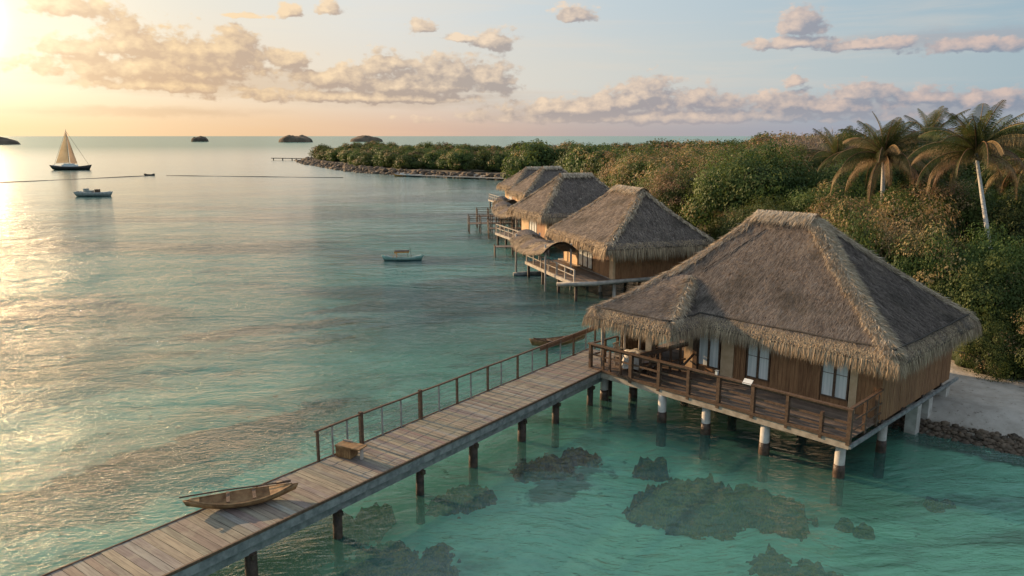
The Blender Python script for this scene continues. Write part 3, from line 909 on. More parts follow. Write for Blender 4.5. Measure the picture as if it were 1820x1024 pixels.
    for k_ in range(5):
        u = k_ / 4.6; x = -8.48 + .7 * u; y = .25 + 2.15 * u
        mb = MB(); mb.box(x - .04, x + .04, y - .04, y + .04, ZF, ZF + .9 + .2 * u); mb.build('post', M['darkwood'], inr)
    # porch posts and a thatched side screen
    for (a_, d, s) in ((10.55, .35, .07), (9.9, 1.0, .05), (9.35, 1.3, .05), (8.1, 3.2, .09), (10.5, 5.8, .08)):
        mb = MB(); mb.tube([(-a_, d, ZF - .02), (-a_ + .02, d, 2.6), (-a_, d, 4.0)], s, 10); mb.build('porch_post', M['grey2'], t)
    mb = MB(); mb.box(-9.25, -8.95, 1.6, 1.9, ZF - .02, 4.0); mb.build('porch_column', M['greyboard'], t)
    mb = MB(); mb.box(-10.80, -10.72, 1.9, 4.6, ZF + .02, 3.9); scn = mb.build('side_screen', M['thatch'], t)
    nb = 1500; root = np.stack([-10.83 + rng.random(nb) * .02, 1.9 + rng.random(nb) * 2.7, 1.9 + rng.random(nb) * 2], 1)
    d = np.stack([rng.normal(-.12, .08, nb), rng.normal(0, .1, nb), -np.ones(nb)], 1)
    B_ = blades(root, d, np.tile([0, 1., 0], (nb, 1)), .3 + .2 * rng.random(nb), np.full(nb, .035))
    root2 = root.copy(); root2[:, 0] = -10.70
    B2 = blades(root2, -d * np.array([1, 1, -1]), np.tile([0, 1., 0], (nb, 1)), .3 + .2 * rng.random(nb), np.full(nb, .035))
    B_ = np.concatenate([B_, B2])
    link('straw', arrays_mesh('straw', B_, 3, np.arange(len(B_)), [M['fringe']]), scn)
    # piles
    for (x, y) in ((.0, 0), (0, 0)): pass
    for (a_, d) in ((.34, .28), (2.96, .2), (5.4, .3), (7.25, .1), (9.86, 1.66), (10.5, .5)):
        concrete_pile(t, -a_, d, ZF - .34, .165)
    for (a_, d) in ((.2, 3.4), (3.2, 3.6), (6.2, 3.6), (9.2, 4.6), (3.2, 6.6), (6.2, 6.6), (9.2, 7.2)):
        concrete_pile(t, -a_, d, ZF - .36, .15)
    for d in (6.1, 7.3, 9.2):
        concrete_pile(t, -.12, d, ZF - .36, .2, -.6, True, False)
    return t


hut1 = near_hut()


# local -> world of the near bungalow
def hw(a_, d, z=0.):
    c, s = math.cos(TH), math.sin(TH)
    return (HUT[0] - a_ * c - d * s, HUT[1] - a_ * s + d * c, z)


# ------------------------------------------------------------------ things on the terrace
def chair(loc, rz, label, mtl, group='chairs on the porch'):
    t = empty('terrace_chair', loc, rz, label, 'chair', group)
    mb = MB(); mb.box(-.24, .24, -.24, .24, .40, .45); mb.build('seat', mtl, t)
    mb = MB()
    for x in (-.18, -.06, .06, .18): mb.beam((x, .22, .45), (x, .30, .92), .05, .025)
    mb.beam((-.24, .30, .92), (.24, .30, .92), .04, .06); mb.build('backrest', mtl, t)
    for x in (-.21, .21):
        for y in (-.21, .21):
            mb = MB(); mb.box(x - .025, x + .025, y - .025, y + .025, 0, .4); mb.build('leg', mtl, t)
    for x in (-.25, .25):
        mb = MB(); mb.beam((x, -.2, .64), (x, .25, .66), .05, .03); mb.beam((x, -.2, .4), (x, -.2, .64), .04, .04); mb.build('armrest', mtl, t)
    return t


tb = empty('covered_table', hw(9.25, .95, ZF), 0, 'round terrace table under a crumpled pale cloth on the porch of the nearest bungalow', 'table')
mb = MB()
nseg = 28
for ring in range(6):
    for j in range(nseg):
        th = 2 * math.pi * j / nseg
        rr = [.05, .38, .52, .56, .60, .66][ring] * (1 + (.07 * math.sin(th * 7) if ring > 2 else 0)); zz = [.84, .80, .74, .60, .42, .22][ring] + (.03 * math.sin(th * 5 + ring) if ring else 0)
        mb.v.append((rr * math.cos(th), rr * math.sin(th), zz))
for ring in range(5):
    for j in range(nseg):
        mb.f.append((ring * nseg + j, (ring + 1) * nseg + j, (ring + 1) * nseg + (j + 1) % nseg, ring * nseg + (j + 1) % nseg)); mb.mi.append(0); mb.sm.append(True)
mb.f.append(tuple(range(nseg))); mb.mi.append(0); mb.sm.append(True)
mb.build('tablecloth', M['cloth'], tb)
mb = MB(); mb.cyl((0, 0, .02), (0, 0, .76), .05); mb.cyl((0, 0, 0), (0, 0, .03), .28, 18); mb.build('pedestal', M['darkwood'], tb)
chair(hw(10.1, 1.1, ZF), TH + R(95), 'slatted armchair left of the cloth covered porch table', M['grey2'])
chair(hw(8.6, .9, ZF), TH + R(-95), 'dark slatted armchair right of the cloth covered porch table', M['darkwood'])

pl = MB(); pl.beam((-.17, 0, 0), (.17, 0, 0), .02, .0); pl = MB()
pl.box(-.17, .17, -.012, .012, -.11, .11)
o = pl.build('notice_board', M['white']); o.location = hw(3.62, -.02, ZF + 1.06); o.rotation_euler = (R(-48), 0, TH)
tag(o, 'small blank white board leaning on the top rail of the terrace', 'board')
lb = empty('rail_lantern', hw(4.86, -.02, ZF + 1.028), TH, 'tiny pale box lantern standing on the terrace top rail', 'lantern')
mb = MB(); mb.box(-.05, .05, -.05, .05, 0, .02); mb.box(-.06, .06, -.06, .06, .15, .17); mb.build('lantern_frame', M['greyboard'], lb)
mb = MB(); mb.box(-.042, .042, -.042, .042, .02, .15); mb.build('lantern_body', M['white'], lb)


# ------------------------------------------------------------------ boardwalk
def boardwalk():
    wang = math.atan2(12.0, 9.06)      # heading of the walkway
    t = empty('boardwalk', (-5.80, 21.32, 0), wang, 'long weathered plank boardwalk on dark piles leading to the nearest bungalow', 'boardwalk')
    # local x along the walk, y to the left (0 = left edge), deck between y=-2.05 and 0
    z = 1.45; x0, x1 = -12.5, 15.6
    mb = MB(); x = x0
    while x < x1:
        wd = random.choice((.19, .21, .23, .25)) if x < -1 else random.choice((.14, .16, .18))
        j = random.uniform(-.04, .03)
        mb.box(x, x + wd - .012, -2.07 + j, 0.03 + j * .7, z - .045, z + random.uniform(-.005, .005))
        x += wd
    mb.build('deck', M['plank'], t)
    mb = MB(); mb.box(x0, x1, -2.10, -1.97, z - .30, z - .05); mb.box(x0, x1, -.10, .0, z - .30, z - .05); mb.build('side_beam', M['greyboard'], t)
    mb = MB(); mb.box(x0, x1, -2.13, -2.075, z - .052, z + .022); mb.build('kerb_strip', M['darkwood'], t)
    mb = MB(); mb.box(x0, x1, .035, .075, z - .06, z + .02); mb.build('edge_strip', M['darkwood'], t)
    mb = MB(); mb.box(x0, x1, -1.90, -1.70, z - .62, z - .31); mb.box(x0, x1, -.4, -.2, z - .62, z - .31); mb.build('lower_beam', M['greyboard'], t)
    c, s = math.cos(wang), math.sin(wang)
    tl = lambda X_, Y_: ((X_ + 5.8) * c + (Y_ - 21.32) * s, -(X_ + 5.8) * s + (Y_ - 21.32) * c)
    for (X_, Y_) in ((-8.7, 15.4), (-7.04, 17.75), (-5.7, 20.2), (-3.4, 22.59), (-1.82, 24.65), (-.42, 27.08), (.94, 28.84), (2.4, 30.96), (3.3, 32.2)):
        lx, ly = tl(X_, Y_)
        r = random.uniform(.13, .16)
        mb = MB(); mb.tube([(lx, -1.8, -1.6), (lx, -1.8, 0), (lx + .02, -1.8, z - .6)], [r * 1.1, r, r * .95], 12); mb.build('pile', M['pile'], t)
        mb = MB(); mb.box(lx - .07, lx + .07, -2.0, -.05, z - .75, z - .622); mb.build('cross_beam', M['pile'], t)
    posts = [(-5.81, 21.4, 1), (-5.54, 21.89, 0), (-5.21, 22.37, 0), (-4.77, 22.75, 2), (-4.22, 23.46, 0), (-3.65, 24.1, 0), (-3.14, 24.87, 2), (-2.59, 25.64, 0), (-1.98, 26.39, 1), (-1.5, 27.0, 0), (-.95, 27.83, 1), (-.44, 28.5, 0), (.11, 29.42, 1), (.7, 30.24, 0), (1.31, 31.11, 1), (1.91, 31.94, 0), (2.51, 32.81, 1), (3.13, 33.63, 0), (3.6, 34.3, 1), (4.1, 35.0, 1)]
    mb = MB(); pts = [(-.04, .02, z + .97)] + [(tl(a_, b_)[0], .02, z + .98 + random.uniform(-.01, .01)) for a_, b_, _ in posts[1:]]
    for a_, b_ in zip(pts[:-1], pts[1:]): mb.beam(a_, b_, .075, .045)
    rail = mb.build('railing', M['darkwood'], t)
    xe = pts[-1][0]
    mb = MB()
    for h in (.14, .3, .46, .62, .78): mb.tube([(0, .02, z + h), (xe / 3, .02, z + h - .006), (xe * 2 / 3, .02, z + h - .006), (xe, .02, z + h)], .007, 5)
    mb.build('cable', M['greyboard'], rail)
    mb = MB(); mb.box(11.6, xe, .0, .045, z + .80, z + .93); mb.build('upper_board', M['darkwood'], rail)
    for a_, b_, k_ in posts:
        lx = tl(a_, b_)[0]; r = (.022, .035, .055)[k_]
        mb = MB(); mb.box(lx - r, lx + r, .02 - r, .02 + r, z - .1, z + (.96 if k_ < 2 else 1.06)); mb.build('post', M['darkwood'] if k_ else M['greyboard'], rail)
    return t


bw = boardwalk()
# slatted crate with a board over it
cr = empty('slatted_crate', (-5.02, 21.78, 1.452), R(52), 'slatted wooden crate with a wide board on top beside the boardwalk railing', 'crate')
mb = MB()
for i in range(9):
    x = -.24 + i * .06
    mb.box(x - .024, x + .024, -.20, -.175, .03, .36); mb.box(x - .024, x + .024, .175, .20, .03, .36)
    if i < 7: 
        y = -.165 + i * .055
        mb.box(-.265, -.245, y - .022, y + .022, .03, .36); mb.box(.245, .265, y - .022, y + .022, .03, .36)
mb.box(-.24, .24, -.17, .17, .0, .03); mb.box(-.275, .275, -.21, .21, .33, .352)
cr.rotation_euler = (0, 0, R(-25))
mb.build('crate_body', M['canoe'], cr)
mb = MB(); mb.box(-.27, .62, -.22, .2, .356, .395)
mb.build('top_board', M['canoe'], cr)
mb = MB(); mb.box(-.25, .1, .15, .19, .395, .44); mb.build('ledge', M['grey2'], cr)
mb = MB(); mb.box(.52, .58, -.05, .05, 0, .355); mb.build('leg', M['grey2'], cr)


# ------------------------------------------------------------------ hulls
def hull(mb, Ln, bm, hb, hm, rocker=.0, n=22, th=.03, bow=1.6, stern=1.6, mi=0, transom=0., rake=.5):
    """open boat hull along x; bm half beam; hb height at ends; hm sheer height amidships"""
    rows = []
    for i in range(n + 1):
        u = i / n; x = (u - .5) * Ln
        s = 1 - abs(2 * u - 1) ** (bow if u > .5 else stern)
        if u < .5: s = max(s, transom)
        b_ = bm * max(s, .02) ** .75
        zt = hm + (hb - hm) * abs(2 * u - 1) ** 2.4
        zb = rocker * abs(2 * u - 1) ** 2.6
        rows.append((x, b_, zt, zb))
    def section(x, b_, zt, zb, ins):
        b2 = max(b_ - ins, .005); zb2 = zb + ins
        e_ = abs(2 * x / Ln) ** 4 * (1 if x > 0 else -1) * rake
        return [(x + e_ * (zb2 + (zt - zb2) * h_), s_ * b2 * w_, zb2 + (zt - zb2) * h_) for s_, w_, h_ in ((-1, 1, 1), (-1, .93, .55), (-1, .66, .14), (0, 0, 0), (1, .66, .14), (1, .93, .55), (1, 1, 1))]
    O = [section(*r, 0) for r in rows]; In = [section(*r, th) for r in rows]
    vs = [p for r in O for p in r] + [p for r in In for p in r]
    k_ = 7; N_ = (n + 1) * k_; fs = []
    for i in range(n):
        for j in range(k_ - 1):
            a_ = i * k_ + j
            fs.append((a_, a_ + 1, a_ + k_ + 1, a_ + k_)); fs.append((N_ + a_, N_ + a_ + k_, N_ + a_ + k_ + 1, N_ + a_ + 1))
        for j in (0, k_ - 1):
            a_ = i * k_ + j
            f_ = (a_, a_ + k_, N_ + a_ + k_, N_ + a_)
            fs.append(f_ if j == 0 else f_[::-1])
    for i in (0, n):
        for j in range(k_ - 1):
            a_ = i * k_ + j
            fs.append((a_, N_ + a_, N_ + a_ + 1, a_ + 1) if i == 0 else (a_, a_ + 1, N_ + a_ + 1, N_ + a_))
    mb.add(vs, fs, mi, True)
    return rows


def gunwale(rows, r=.02, mtl=None, parent=None, name='gunwale'):
    mb = MB()
    for s_ in (-1, 1): mb.tube([(x, s_ * b_, zt) for x, b_, zt, zb in rows], r, 6)
    return mb.build(name, mtl, parent)


cn = empty('dugout_canoe', (-7.12, 18.68, 1.47), R(21), 'brown wooden canoe lying across the boardwalk planks, its bow over the edge', 'canoe')
mb = MB(); rows = hull(mb, 2.55, .40, .34, .20, .17, bow=1.8, stern=1.6)
mb.build('hull', M['canoe'], cn)
gunwale(rows, .022, M['canoe'], cn)
for u, nm in ((-.35, 'thwart'), (.30, 'thwart')):
    mb = MB(); mb.beam((u, -.32, .25), (u, .32, .25), .09, .03); mb.build(nm, M['darkwood'], cn)
for x0, x1 in ((-1.34, -.95), (.62, 1.34)):
    mb = MB()
    seg = [r for r in rows if x0 <= r[0] <= x1]
    vs = [(r[0], -r[1] * .95, r[2] + .01) for r in seg] + [(r[0], r[1] * .95, r[2] + .01) for r in seg]
    m_ = len(seg); fs = [(i, i + 1, m_ + i + 1, m_ + i) for i in range(m_ - 1)]
    mb.add(vs, fs); mb.add([(a_, b_, c_ - .02) for a_, b_, c_ in vs], [f_[::-1] for f_ in fs]); mb.build('end_deck', M['canoe'], cn)
mb = MB(); mb.tube([(-1.52, .02, .40), (-1.2, .12, .36), (-.4, .30, .29), (.5, .30, .27), (.9, .2, .31)], .022, 8); mb.tube([(.9, .2, .31), (1.25, .1, .36)], .035, 8)
o = mb.build('paddle', M['darkwood']); o.location = cn.location; o.rotation_euler = cn.rotation_euler
o.location.z += .03
tag(o, 'dark wooden paddle laid along the far side of the canoe on the boardwalk', 'paddle')

cn2 = empty('moored_canoe', (2.5, 39.6, .0), R(25), 'low wooden boat moored in the water behind the boardwalk railing', 'canoe')
mb = MB(); rows = hull(mb, 3.0, .4, .55, .32, .15); mb.build('hull', M['canoe'], cn2); gunwale(rows, .03, M['darkwood'], cn2)
for u in (-.6, .5): mb = MB(); mb.beam((u, -.36, .34), (u, .36, .34), .14, .03); mb.build('thwart', M['darkwood'], cn2)


# ------------------------------------------------------------------ farther bungalows
def far_hut(org, th, LA, LD, zr, zt, ridge, label, dens, porch=True, zf=1.3, wall='far', fr=.5, detail=True, bwd=.05, along='a'):
    t = empty('thatched_bungalow', (org[0], org[1], 0), R(th), label, 'bungalow', 'thatched bungalows on stilts along the shore')
    (ra, rd), (sa, sd_) = ridge
    A = L3
    c00, c10, c11, c01 = A(0, 0, zr), A(LA, 0, zr), A(LA, LD, zr), A(0, LD, zr)
    p, q = A(ra, rd, zt), A(sa, sd_, zt)          # near/right end, far end
    if along == 'a':
        quads = [[c10, c00, p, q], [c01, c11, q, p], [c00, c01, p, p], [c11, c10, q, q]]
        hips = [(c00, p, 1.2), (c01, p, .5), (c10, q, .8), (c11, q, .4)]
    else:   # ridge along d: p front end, q back end
        quads = [[c00, c01, q, p], [c11, c10, p, q], [c10, c00, p, p], [c01, c11, q, q]]
        hips = [(c00, p, 1.2), (c10, p, .8), (c01, q, .4), (c11, q, .4)]
    thatch_roof(t, quads, [(0, 0), (LA, 0), (LA, LD), (0, LD)], hips, zr, dens, skirt=(.35, .40), fr_len=fr, rope=False, ridge=(p, q), hipw=.4, bw=bwd)
    ov = .75
    x0, x1, y0, y1 = -(LA - ov), -ov, ov, LD - ov
    mb = MB(); mb.box(x0 - .8, x1 + .5, y0 - .15, y1 + .8, zf - .16, zf); mb.build('floor_slab', M['grey2'], t)
    mb = MB(); vplanks(mb, (x1, y0), (x1, y1), zf + .003, zr - .1, wd=.3); mb.build('side_wall', M['wallwood'], t)
    mb = MB(); vplanks(mb, (x0, y1), (x1, y1), zf + .003, zr - .1, wd=.3); mb.build('back_wall', M['wallwood'], t)
    mb = MB(); vplanks(mb, (x0, y0), (x0, y1), zf + .003, zr - .1, wd=.3); mb.build('end_wall', M['wallwood'], t)
    # front wall: posts, tan panels, dark opening
    Lw = x1 - x0
    mb = MB(); mb.box(x0, x0 + Lw * .30, y0 + .02, y0 + .08, zf + .003, zr - .1); mb.build('plaster_panel', M['tan'], t)
    mb = MB(); mb.box(x1 - .62, x1 - .12, y0 + .0, y0 + .08, zf + .003, zr - .1); mb.build('plaster_panel', M['tan'], t)
    mb = MB(); mb.box(x1 - .12, x1 + .04, y0 - .04, y0 + .12, zf + .003, zr - .1); mb.build('corner_post', M['tan'], t)
    mb = MB(); vplanks(mb, (x0 + Lw * .62, y0 + .04), (x1 - .62, y0 + .04), zf + .003, zr - .1, wd=.25); mb.build('plank_wall', M['wallwood'], t)
    for i in range(3):
        x = x0 + Lw * (.33 + .095 * i)
        w_ = MB(); w_.box(x, x + Lw * .085, y0 + .02, y0 + .07, zf + .05, zr - .2); w_ = w_.build('window', M['darkwood'], t)
        pb = MB(); pb.box(x + .06, x + Lw * .085 - .06, y0, y0 + .016, zf + .15, zr - .3); pb.build('pane', M['pane'], w_)
    mb = MB(); mb.box(x0 + .05, x1 - .05, y0 + .1, y1 - .05, zr - .1, zr - .02); mb.build('ceiling_board', M['darkwood'], t)
    nA = 4
    for i in range(nA + 1):
        for y in (y0 + .1, (y0 + y1) / 2, y1 - .1):
            x = x0 + Lw * i / nA
            mb = MB(); mb.tube([(x, y, -1.5), (x, y, zf - .16)], .13, 8); mb.build('pile', M['concrete'] if y < y0 + .2 else M['pile'], t)
    if porch:
        pd_ = porch if not isinstance(porch, bool) else 2.8
        mb = MB(); planks_along_x(mb, x0 - .3, x1 + .2, y0 - pd_, y0 - .16, zf - .06, zf - .01, wd=.22); mb.build('terrace_floor', M['deckwood'], t)
        mb = MB(); mb.beam((x0 - .4, y0 - pd_ - .06, zf - .12), (x1 + .35, y0 - pd_ - .06, zf - .12), .14, .22); mb.beam((x1 + .3, y0 - pd_, zf - .12), (x1 + .3, y1 + .5, zf - .1), .12, .22)
        mb.build('edge_beam', M['grey2'], t)
        rl = MB(); rl.beam((x0 - .3, y0 - pd_, zf + .85), (x1 + .2, y0 - pd_, zf + .85), .08, .07); rl.beam((x0 - .3, y0 - pd_, zf + .45), (x1 + .2, y0 - pd_, zf + .45), .05, .05)
        rail = rl.build('railing', M['grey2'], t)
        for i in range(7):
            x = x0 - .3 + (Lw + .5) * i / 6
            mb = MB(); mb.box(x - .05, x + .05, y0 - pd_ - .05, y0 - pd_ + .05, zf - .1, zf + .85); mb.build('post', M['grey2'], rail)
            if i % 2 == 0:
                mb = MB(); mb.tube([(x, y0 - pd_ + .15, -1.4), (x, y0 - pd_ + .15, zf - .15)], .11, 8); mb.build('pile', M['pile'], t)
    return t


H2 = far_hut((6.5, 50.8), -71.5, 10.5, 8.0, 3.9, 7.25, ((3.0, 4.0), (7.0, 4.0)), 'second thatched bungalow from the camera, its golden slope facing the lagoon', .55, porch=3.0, fr=.7, bwd=.045)
H3 = far_hut((2.9, 71.), -70, 8.5, 10.2, 3.9, 7.3, ((4.2, 3.6), (4.2, 6.8)), 'third thatched bungalow along the shore with a long grey slope', .4, porch=2.6, along='d', bwd=.06)
H4 = far_hut((1.8, 97.), -74, 8, 9, 3.9, 7.0, ((4, 3.6), (4, 5.9)), 'fourth thatched bungalow, small and overlapping the farthest roof', .25, porch=2., along='d', bwd=.08)
H5 = far_hut((.2, 113.), -74, 8, 9, 3.7, 6.3, ((4, 3.2), (4, 5.6)), 'farthest thatched bungalow at the end of the row over the lagoon', .22, porch=2.5, along='d', bwd=.09)


# curved thatch canopies over the terraces
def canopy(loc, rz, Ln, Wd, z, label, curl=.5):
    t = empty('thatch_canopy', loc, R(rz), label, 'canopy', 'curved thatch canopies over the terraces')
    nu, nv = 18, 10
    U, Vv = np.meshgrid(np.linspace(-1, 1, nu + 1), np.linspace(-1, 1, nv + 1))
    Xc = U * Ln / 2; Yc = Vv * Wd / 2 * (1 - .25 * U ** 2)
    Zc = z + curl * (U ** 2) * .7 - .55 * Vv ** 2 + .05 * np.sin(U * 9)
    top_ = np.stack([Xc, Yc, Zc], -1).reshape(-1, 3); bot = top_ - np.array([0, 0, .14])
    n_ = len(top_); i = (np.arange(nv)[:, None] * (nu + 1) + np.arange(nu)[None]).ravel()
    F1 = np.stack([i, i + 1, i + nu + 2, i + nu + 1], 1); F2 = np.stack([i, i + nu + 1, i + nu + 2, i + 1], 1) + n_
    o = link('canopy_thatch', arrays_mesh('canopy_thatch', np.concatenate([top_, bot]), 4, np.concatenate([F1, F2]).ravel(), [M['thatch']], True), t)
    nb = 5000
    u = rng.random(nb) * 2 - 1; v = rng.random(nb) * 2 - 1
    edge = rng.random(nb) < .35; v = np.where(edge, np.sign(v) * (.95 + .05 * rng.random(nb)), v)
    root = np.stack([u * Ln / 2, v * Wd / 2 * (1 - .25 * u ** 2), z + curl * u ** 2 * .7 - .55 * v ** 2 + .02], 1)
    d = np.stack([rng.normal(0, .2, nb), np.sign(v) * (.3 + np.abs(v)), -.25 - .9 * np.abs(v)], 1)
    d[:, 2] += rng.random(nb) * .25
    B_ = blades(root, d, np.tile([1., 0, 0], (nb, 1)) + rng.normal(0, .2, (nb, 3)), .3 + .3 * rng.random(nb), np.full(nb, .06))
    link('straw', arrays_mesh('straw', B_, 3, np.arange(len(B_)), [M['fringe']]), o)
    for (sx, sy) in ((-1, -1), (1, -1), (-1, 1), (1, 1)):
        x, y = sx * Ln * .44, sy * Wd * .33
        mb = MB(); mb.tube([(x, y, -1.5), (x, y, 1.), (x * .99, y, z + .25)], .08, 8); mb.build('pole', M['grey2'], t)
    return t


canopy((2.3, 57.5, 0), 108, 7.6, 3.0, 3.15, 'curved thatch awning on poles in front of the second bungalow', .7)
canopy((.3, 84., 0), 108, 8.5, 3.2, 3.1, 'low upturned thatch awning between the third and fourth bungalows', .8)
canopy((-.6, 90.5, 0), 104, 5, 2.4, 3.3, 'small dark thatch awning over the water before the fourth bungalow', .8)


def jetty(loc, rz, Ln, Wd, zf, nb, label, rails=True, mtl='darkwood'):
    t = empty('small_jetty', loc, R(rz), label, 'jetty', 'small timber jetties over the water')
    mb = MB(); planks_along_x(mb, 0, Ln, -Wd / 2, Wd / 2, zf - .05, zf, wd=.25); mb.build('deck', M['deckwood'], t)
    if rails:
        rl = MB()
        for sy in (-1, 1):
            for h in (.45, .9): rl.beam((0, sy * Wd / 2, zf + h), (Ln, sy * Wd / 2, zf + h), .05, .05)
        rail = rl.build('railing', M[mtl], t)
    for i in range(nb):
        x = Ln * i / (nb - 1)
        for sy in (-1, 1):
            mb = MB(); mb.tube([(x, sy * Wd / 2, -1.5), (x, sy * Wd / 2, zf + (.95 if rails else .1))], .06, 7); mb.build('pile', M[mtl], t)
    return t


jetty((-5.0, 88.2, 0), 8, 5.2, 1.8, 1.1, 5, 'railed timber jetty reaching farthest into the lagoon beside the third bungalow')
jetty((-4.3, 93.5, 0), 6, 5.5, 1.8, 1.4, 5, 'railed timber jetty with a boat railing behind the outermost jetty')
jetty((-2.6, 84.2, 0), 4, 4, 1.4, 1.0, 4, 'short dark jetty tucked beside the low upturned awning')
jetty((-1.6, 70.4, 0), 4, 5.0, 1.2, .95, 4, 'plain plank jetty without rails beyond the second bungalow', rails=False)
mb = MB(); mb.tube([(0.1, 60.3, .12), (1.2, 60.5, .15), (3.0, 60.6, .15)], [.16, .18, .16], 10)
tag(mb.build('floating_log', M['greyboard']), 'grey floating log tied beside the terrace post of the second bungalow', 'log')
mb = MB(); mb.tube([(3.0, 50.4, 1.22), (5.5, 50.35, 1.27), (11.3, 52.9, 1.28)], [.14, .15, .13], 8)
tag(mb.build('boom_log', M['grey2']), 'long bleached log along the near side of the second bungalow', 'log')


# ------------------------------------------------------------------ boats
def sailboat():
    t = empty('sailboat', (-146, 256, 0), R(6), 'dark hulled sailboat with tall ochre sails near the horizon', 'sailboat')
    mb = MB(); rows = hull(mb, 11.2, 1.5, 1.7, 1.15, 0, transom=.75, bow=1.6); mb.build('hull', M['darkhull'], t)
    mb = MB()
    vs = [(r[0], -r[1] * .97, r[2] - .05) for r in rows] + [(r[0], r[1] * .97, r[2] - .05) for r in rows]; m_ = len(rows)
    mb.add(vs, [(i, i + 1, m_ + i + 1, m_ + i) for i in range(m_ - 1)]); mb.build('deck', M['white'], t)
    mb = MB(); mb.box(-2.8, 1.8, -.85, .85, 1.1, 1.75); mb.box(-2.2, .8, -.7, .7, 1.75, 2.1); mb.build('cabin', M['white'], t)
    mb = MB(); mb.tube([(-.6, 0, 1.1), (-.6, 0, 13.2)], [.11, .06], 8); mb.build('mast', M['grey2'], t)
    mb = MB(); mb.tube([(-.6, 0, 2.3), (-5.0, 0, 2.2)], .08, 6); mb.build('boom', M['grey2'], t)
    def sail(nm, a_, b_, c_, belly):
        n_ = 8; vs = []; idx = {}; fs = []
        a_, b_, c_ = Vector(a_), Vector(b_), Vector(c_)
        for i in range(n_ + 1):
            for j in range(n_ + 1 - i):
                u, v = i / n_, j / n_; w_ = 1 - u - v
                p_ = a_ * w_ + b_ * u + c_ * v; p_.y += belly * 27 * u * v * w_ * .5
                idx[i, j] = len(vs); vs.append(p_)
        for i in range(n_):
            for j in range(n_ - i):
                fs.append((idx[i, j], idx[i + 1, j], idx[i, j + 1]))
                if i + j < n_ - 1: fs.append((idx[i + 1, j], idx[i + 1, j + 1], idx[i, j + 1]))
        mb = MB(); mb.add(vs, fs, 0, True); return mb.build(nm, M['sail'], t)
    sail('mainsail', (-.7, 0, 2.4), (-4.8, 0, 2.3), (-.65, 0, 12.4), .6)
    sail('foresail', (-.3, 0, 2.2), (2.0, 0, 2.0), (-.55, 0, 12.2), .5)
    mb = MB()
    mb.tube([(-.6, 0, 12.6), (5.5, 0, 1.7)], .045, 5); mb.tube([(-.6, 0, 12.9), (-5.4, 0, 1.6)], .04, 5); mb.build('stay', M['darkwood'], t)


sailboat()


def motorboat():
    t = empty('motor_boat', (-77.8, 142.8, -.05), R(2), 'pale grey motor boat with boxes on deck below the sailboat', 'boat')
    mb = MB(); rows = hull(mb, 6.0, .95, .95, .72, 0, transom=.7); mb.build('hull', M['hullgrey'], t)
    gunwale(rows, .05, M['white'], t)
    mb = MB(); vs = [(r[0], -r[1] * .95, .5) for r in rows] + [(r[0], r[1] * .95, .5) for r in rows]; m_ = len(rows)
    mb.add(vs, [(i, i + 1, m_ + i + 1, m_ + i) for i in range(m_ - 1)]); mb.build('deck', M['grey2'], t)
    mb = MB(); mb.box(-1.7, -1.1, -.45, .45, .5, 1.5); mb.box(-1.1, -.2, -.5, .5, .5, 1.15); mb.build('cabin', M['hullgrey'], t)
    mb = MB(); mb.box(.3, 1.0, -.4, .4, .5, 1.35); mb.build('locker', M['darkwood'], t)
    mb = MB(); mb.box(-3.2, -2.85, -.15, .15, .1, 1.0); mb.build('outboard_motor', M['darkhull'], t)


motorboat()


def longtail():
    t = empty('canopy_boat', (-9.85, 68.1, -.03), R(4), 'small teal open boat with an orange canopy and thin mast in mid lagoon', 'boat')
    mb = MB(); rows = hull(mb, 3.3, .38, .52, .28, 0, bow=2.2, transom=.5); mb.build('hull', M['hullteal'], t)
    gunwale(rows, .02, M['white'], t)
    for x in (-.55, .45):
        for y in (-.28, .28):
            mb = MB(); mb.cyl((x, y, .26), (x, y, .82), .018, 6); mb.build('canopy_post', M['orange'] if x < 0 else M['hullteal'], t)
    mb = MB(); n_ = 8; vs = []
    for i in range(n_ + 1):
        th = math.pi * i / n_; y = -.38 * math.cos(th); z = .80 + .17 * math.sin(th)
        vs += [(-.72, y, z), (.55, y, z)]
    mb.add(vs, [(2 * i, 2 * i + 1, 2 * i + 3, 2 * i + 2) for i in range(n_)], 0, True); mb.add([(a_, b_ * .95, c_ - .03) for a_, b_, c_ in vs], [(2 * i, 2 * i + 2, 2 * i + 3, 2 * i + 1) for i in range(n_)], 0, True)
    mb.build('canopy', M['darkhull'], t)
    mb = MB(); mb.beam((-.75, -.37, .80), (.58, -.37, .82), .03, .12); mb.beam((-.75, .37, .80), (.58, .37, .82), .03, .12); mb.build('canopy_edge', M['orange'], t)
    mb = MB(); mb.tube([(.75, 0, .3), (.70, 0, .9), (.6, 0, 1.45)], [.02, .015, .01], 6); mb.build('mast', M['darkwood'], t)
    mb = MB(); mb.tube([(-1.45, 0, .3), (-1.55, 0, .62)], .018, 6); mb.tube([(-1.5, 0, .35), (-2.0, 0, .2)], .015, 6); mb.build('tiller', M['darkwood'], t)
    mb = MB(); mb.tube([(-.9, -.3, .3), (-.6, -.3, .72), (-.4, -.3, .8)], .02, 6); mb.build('canopy_brace', M['orange'], t)


longtail()


def skiff(loc, rz, Ln, m1, m2, label, cab=True):
    t = empty('skiff', loc, R(rz), label, 'boat')
    mb = MB(); rows = hull(mb, Ln, Ln * .14, .75, .5, 0, transom=.6); mb.build('hull', m1, t); gunwale(rows, .06, m2, t)
    mb = MB(); mb.box(-Ln * .15, Ln * .12, -Ln * .09, Ln * .09, .3, .95 if cab else .5); mb.build('cabin' if cab else 'seat', m2, t)


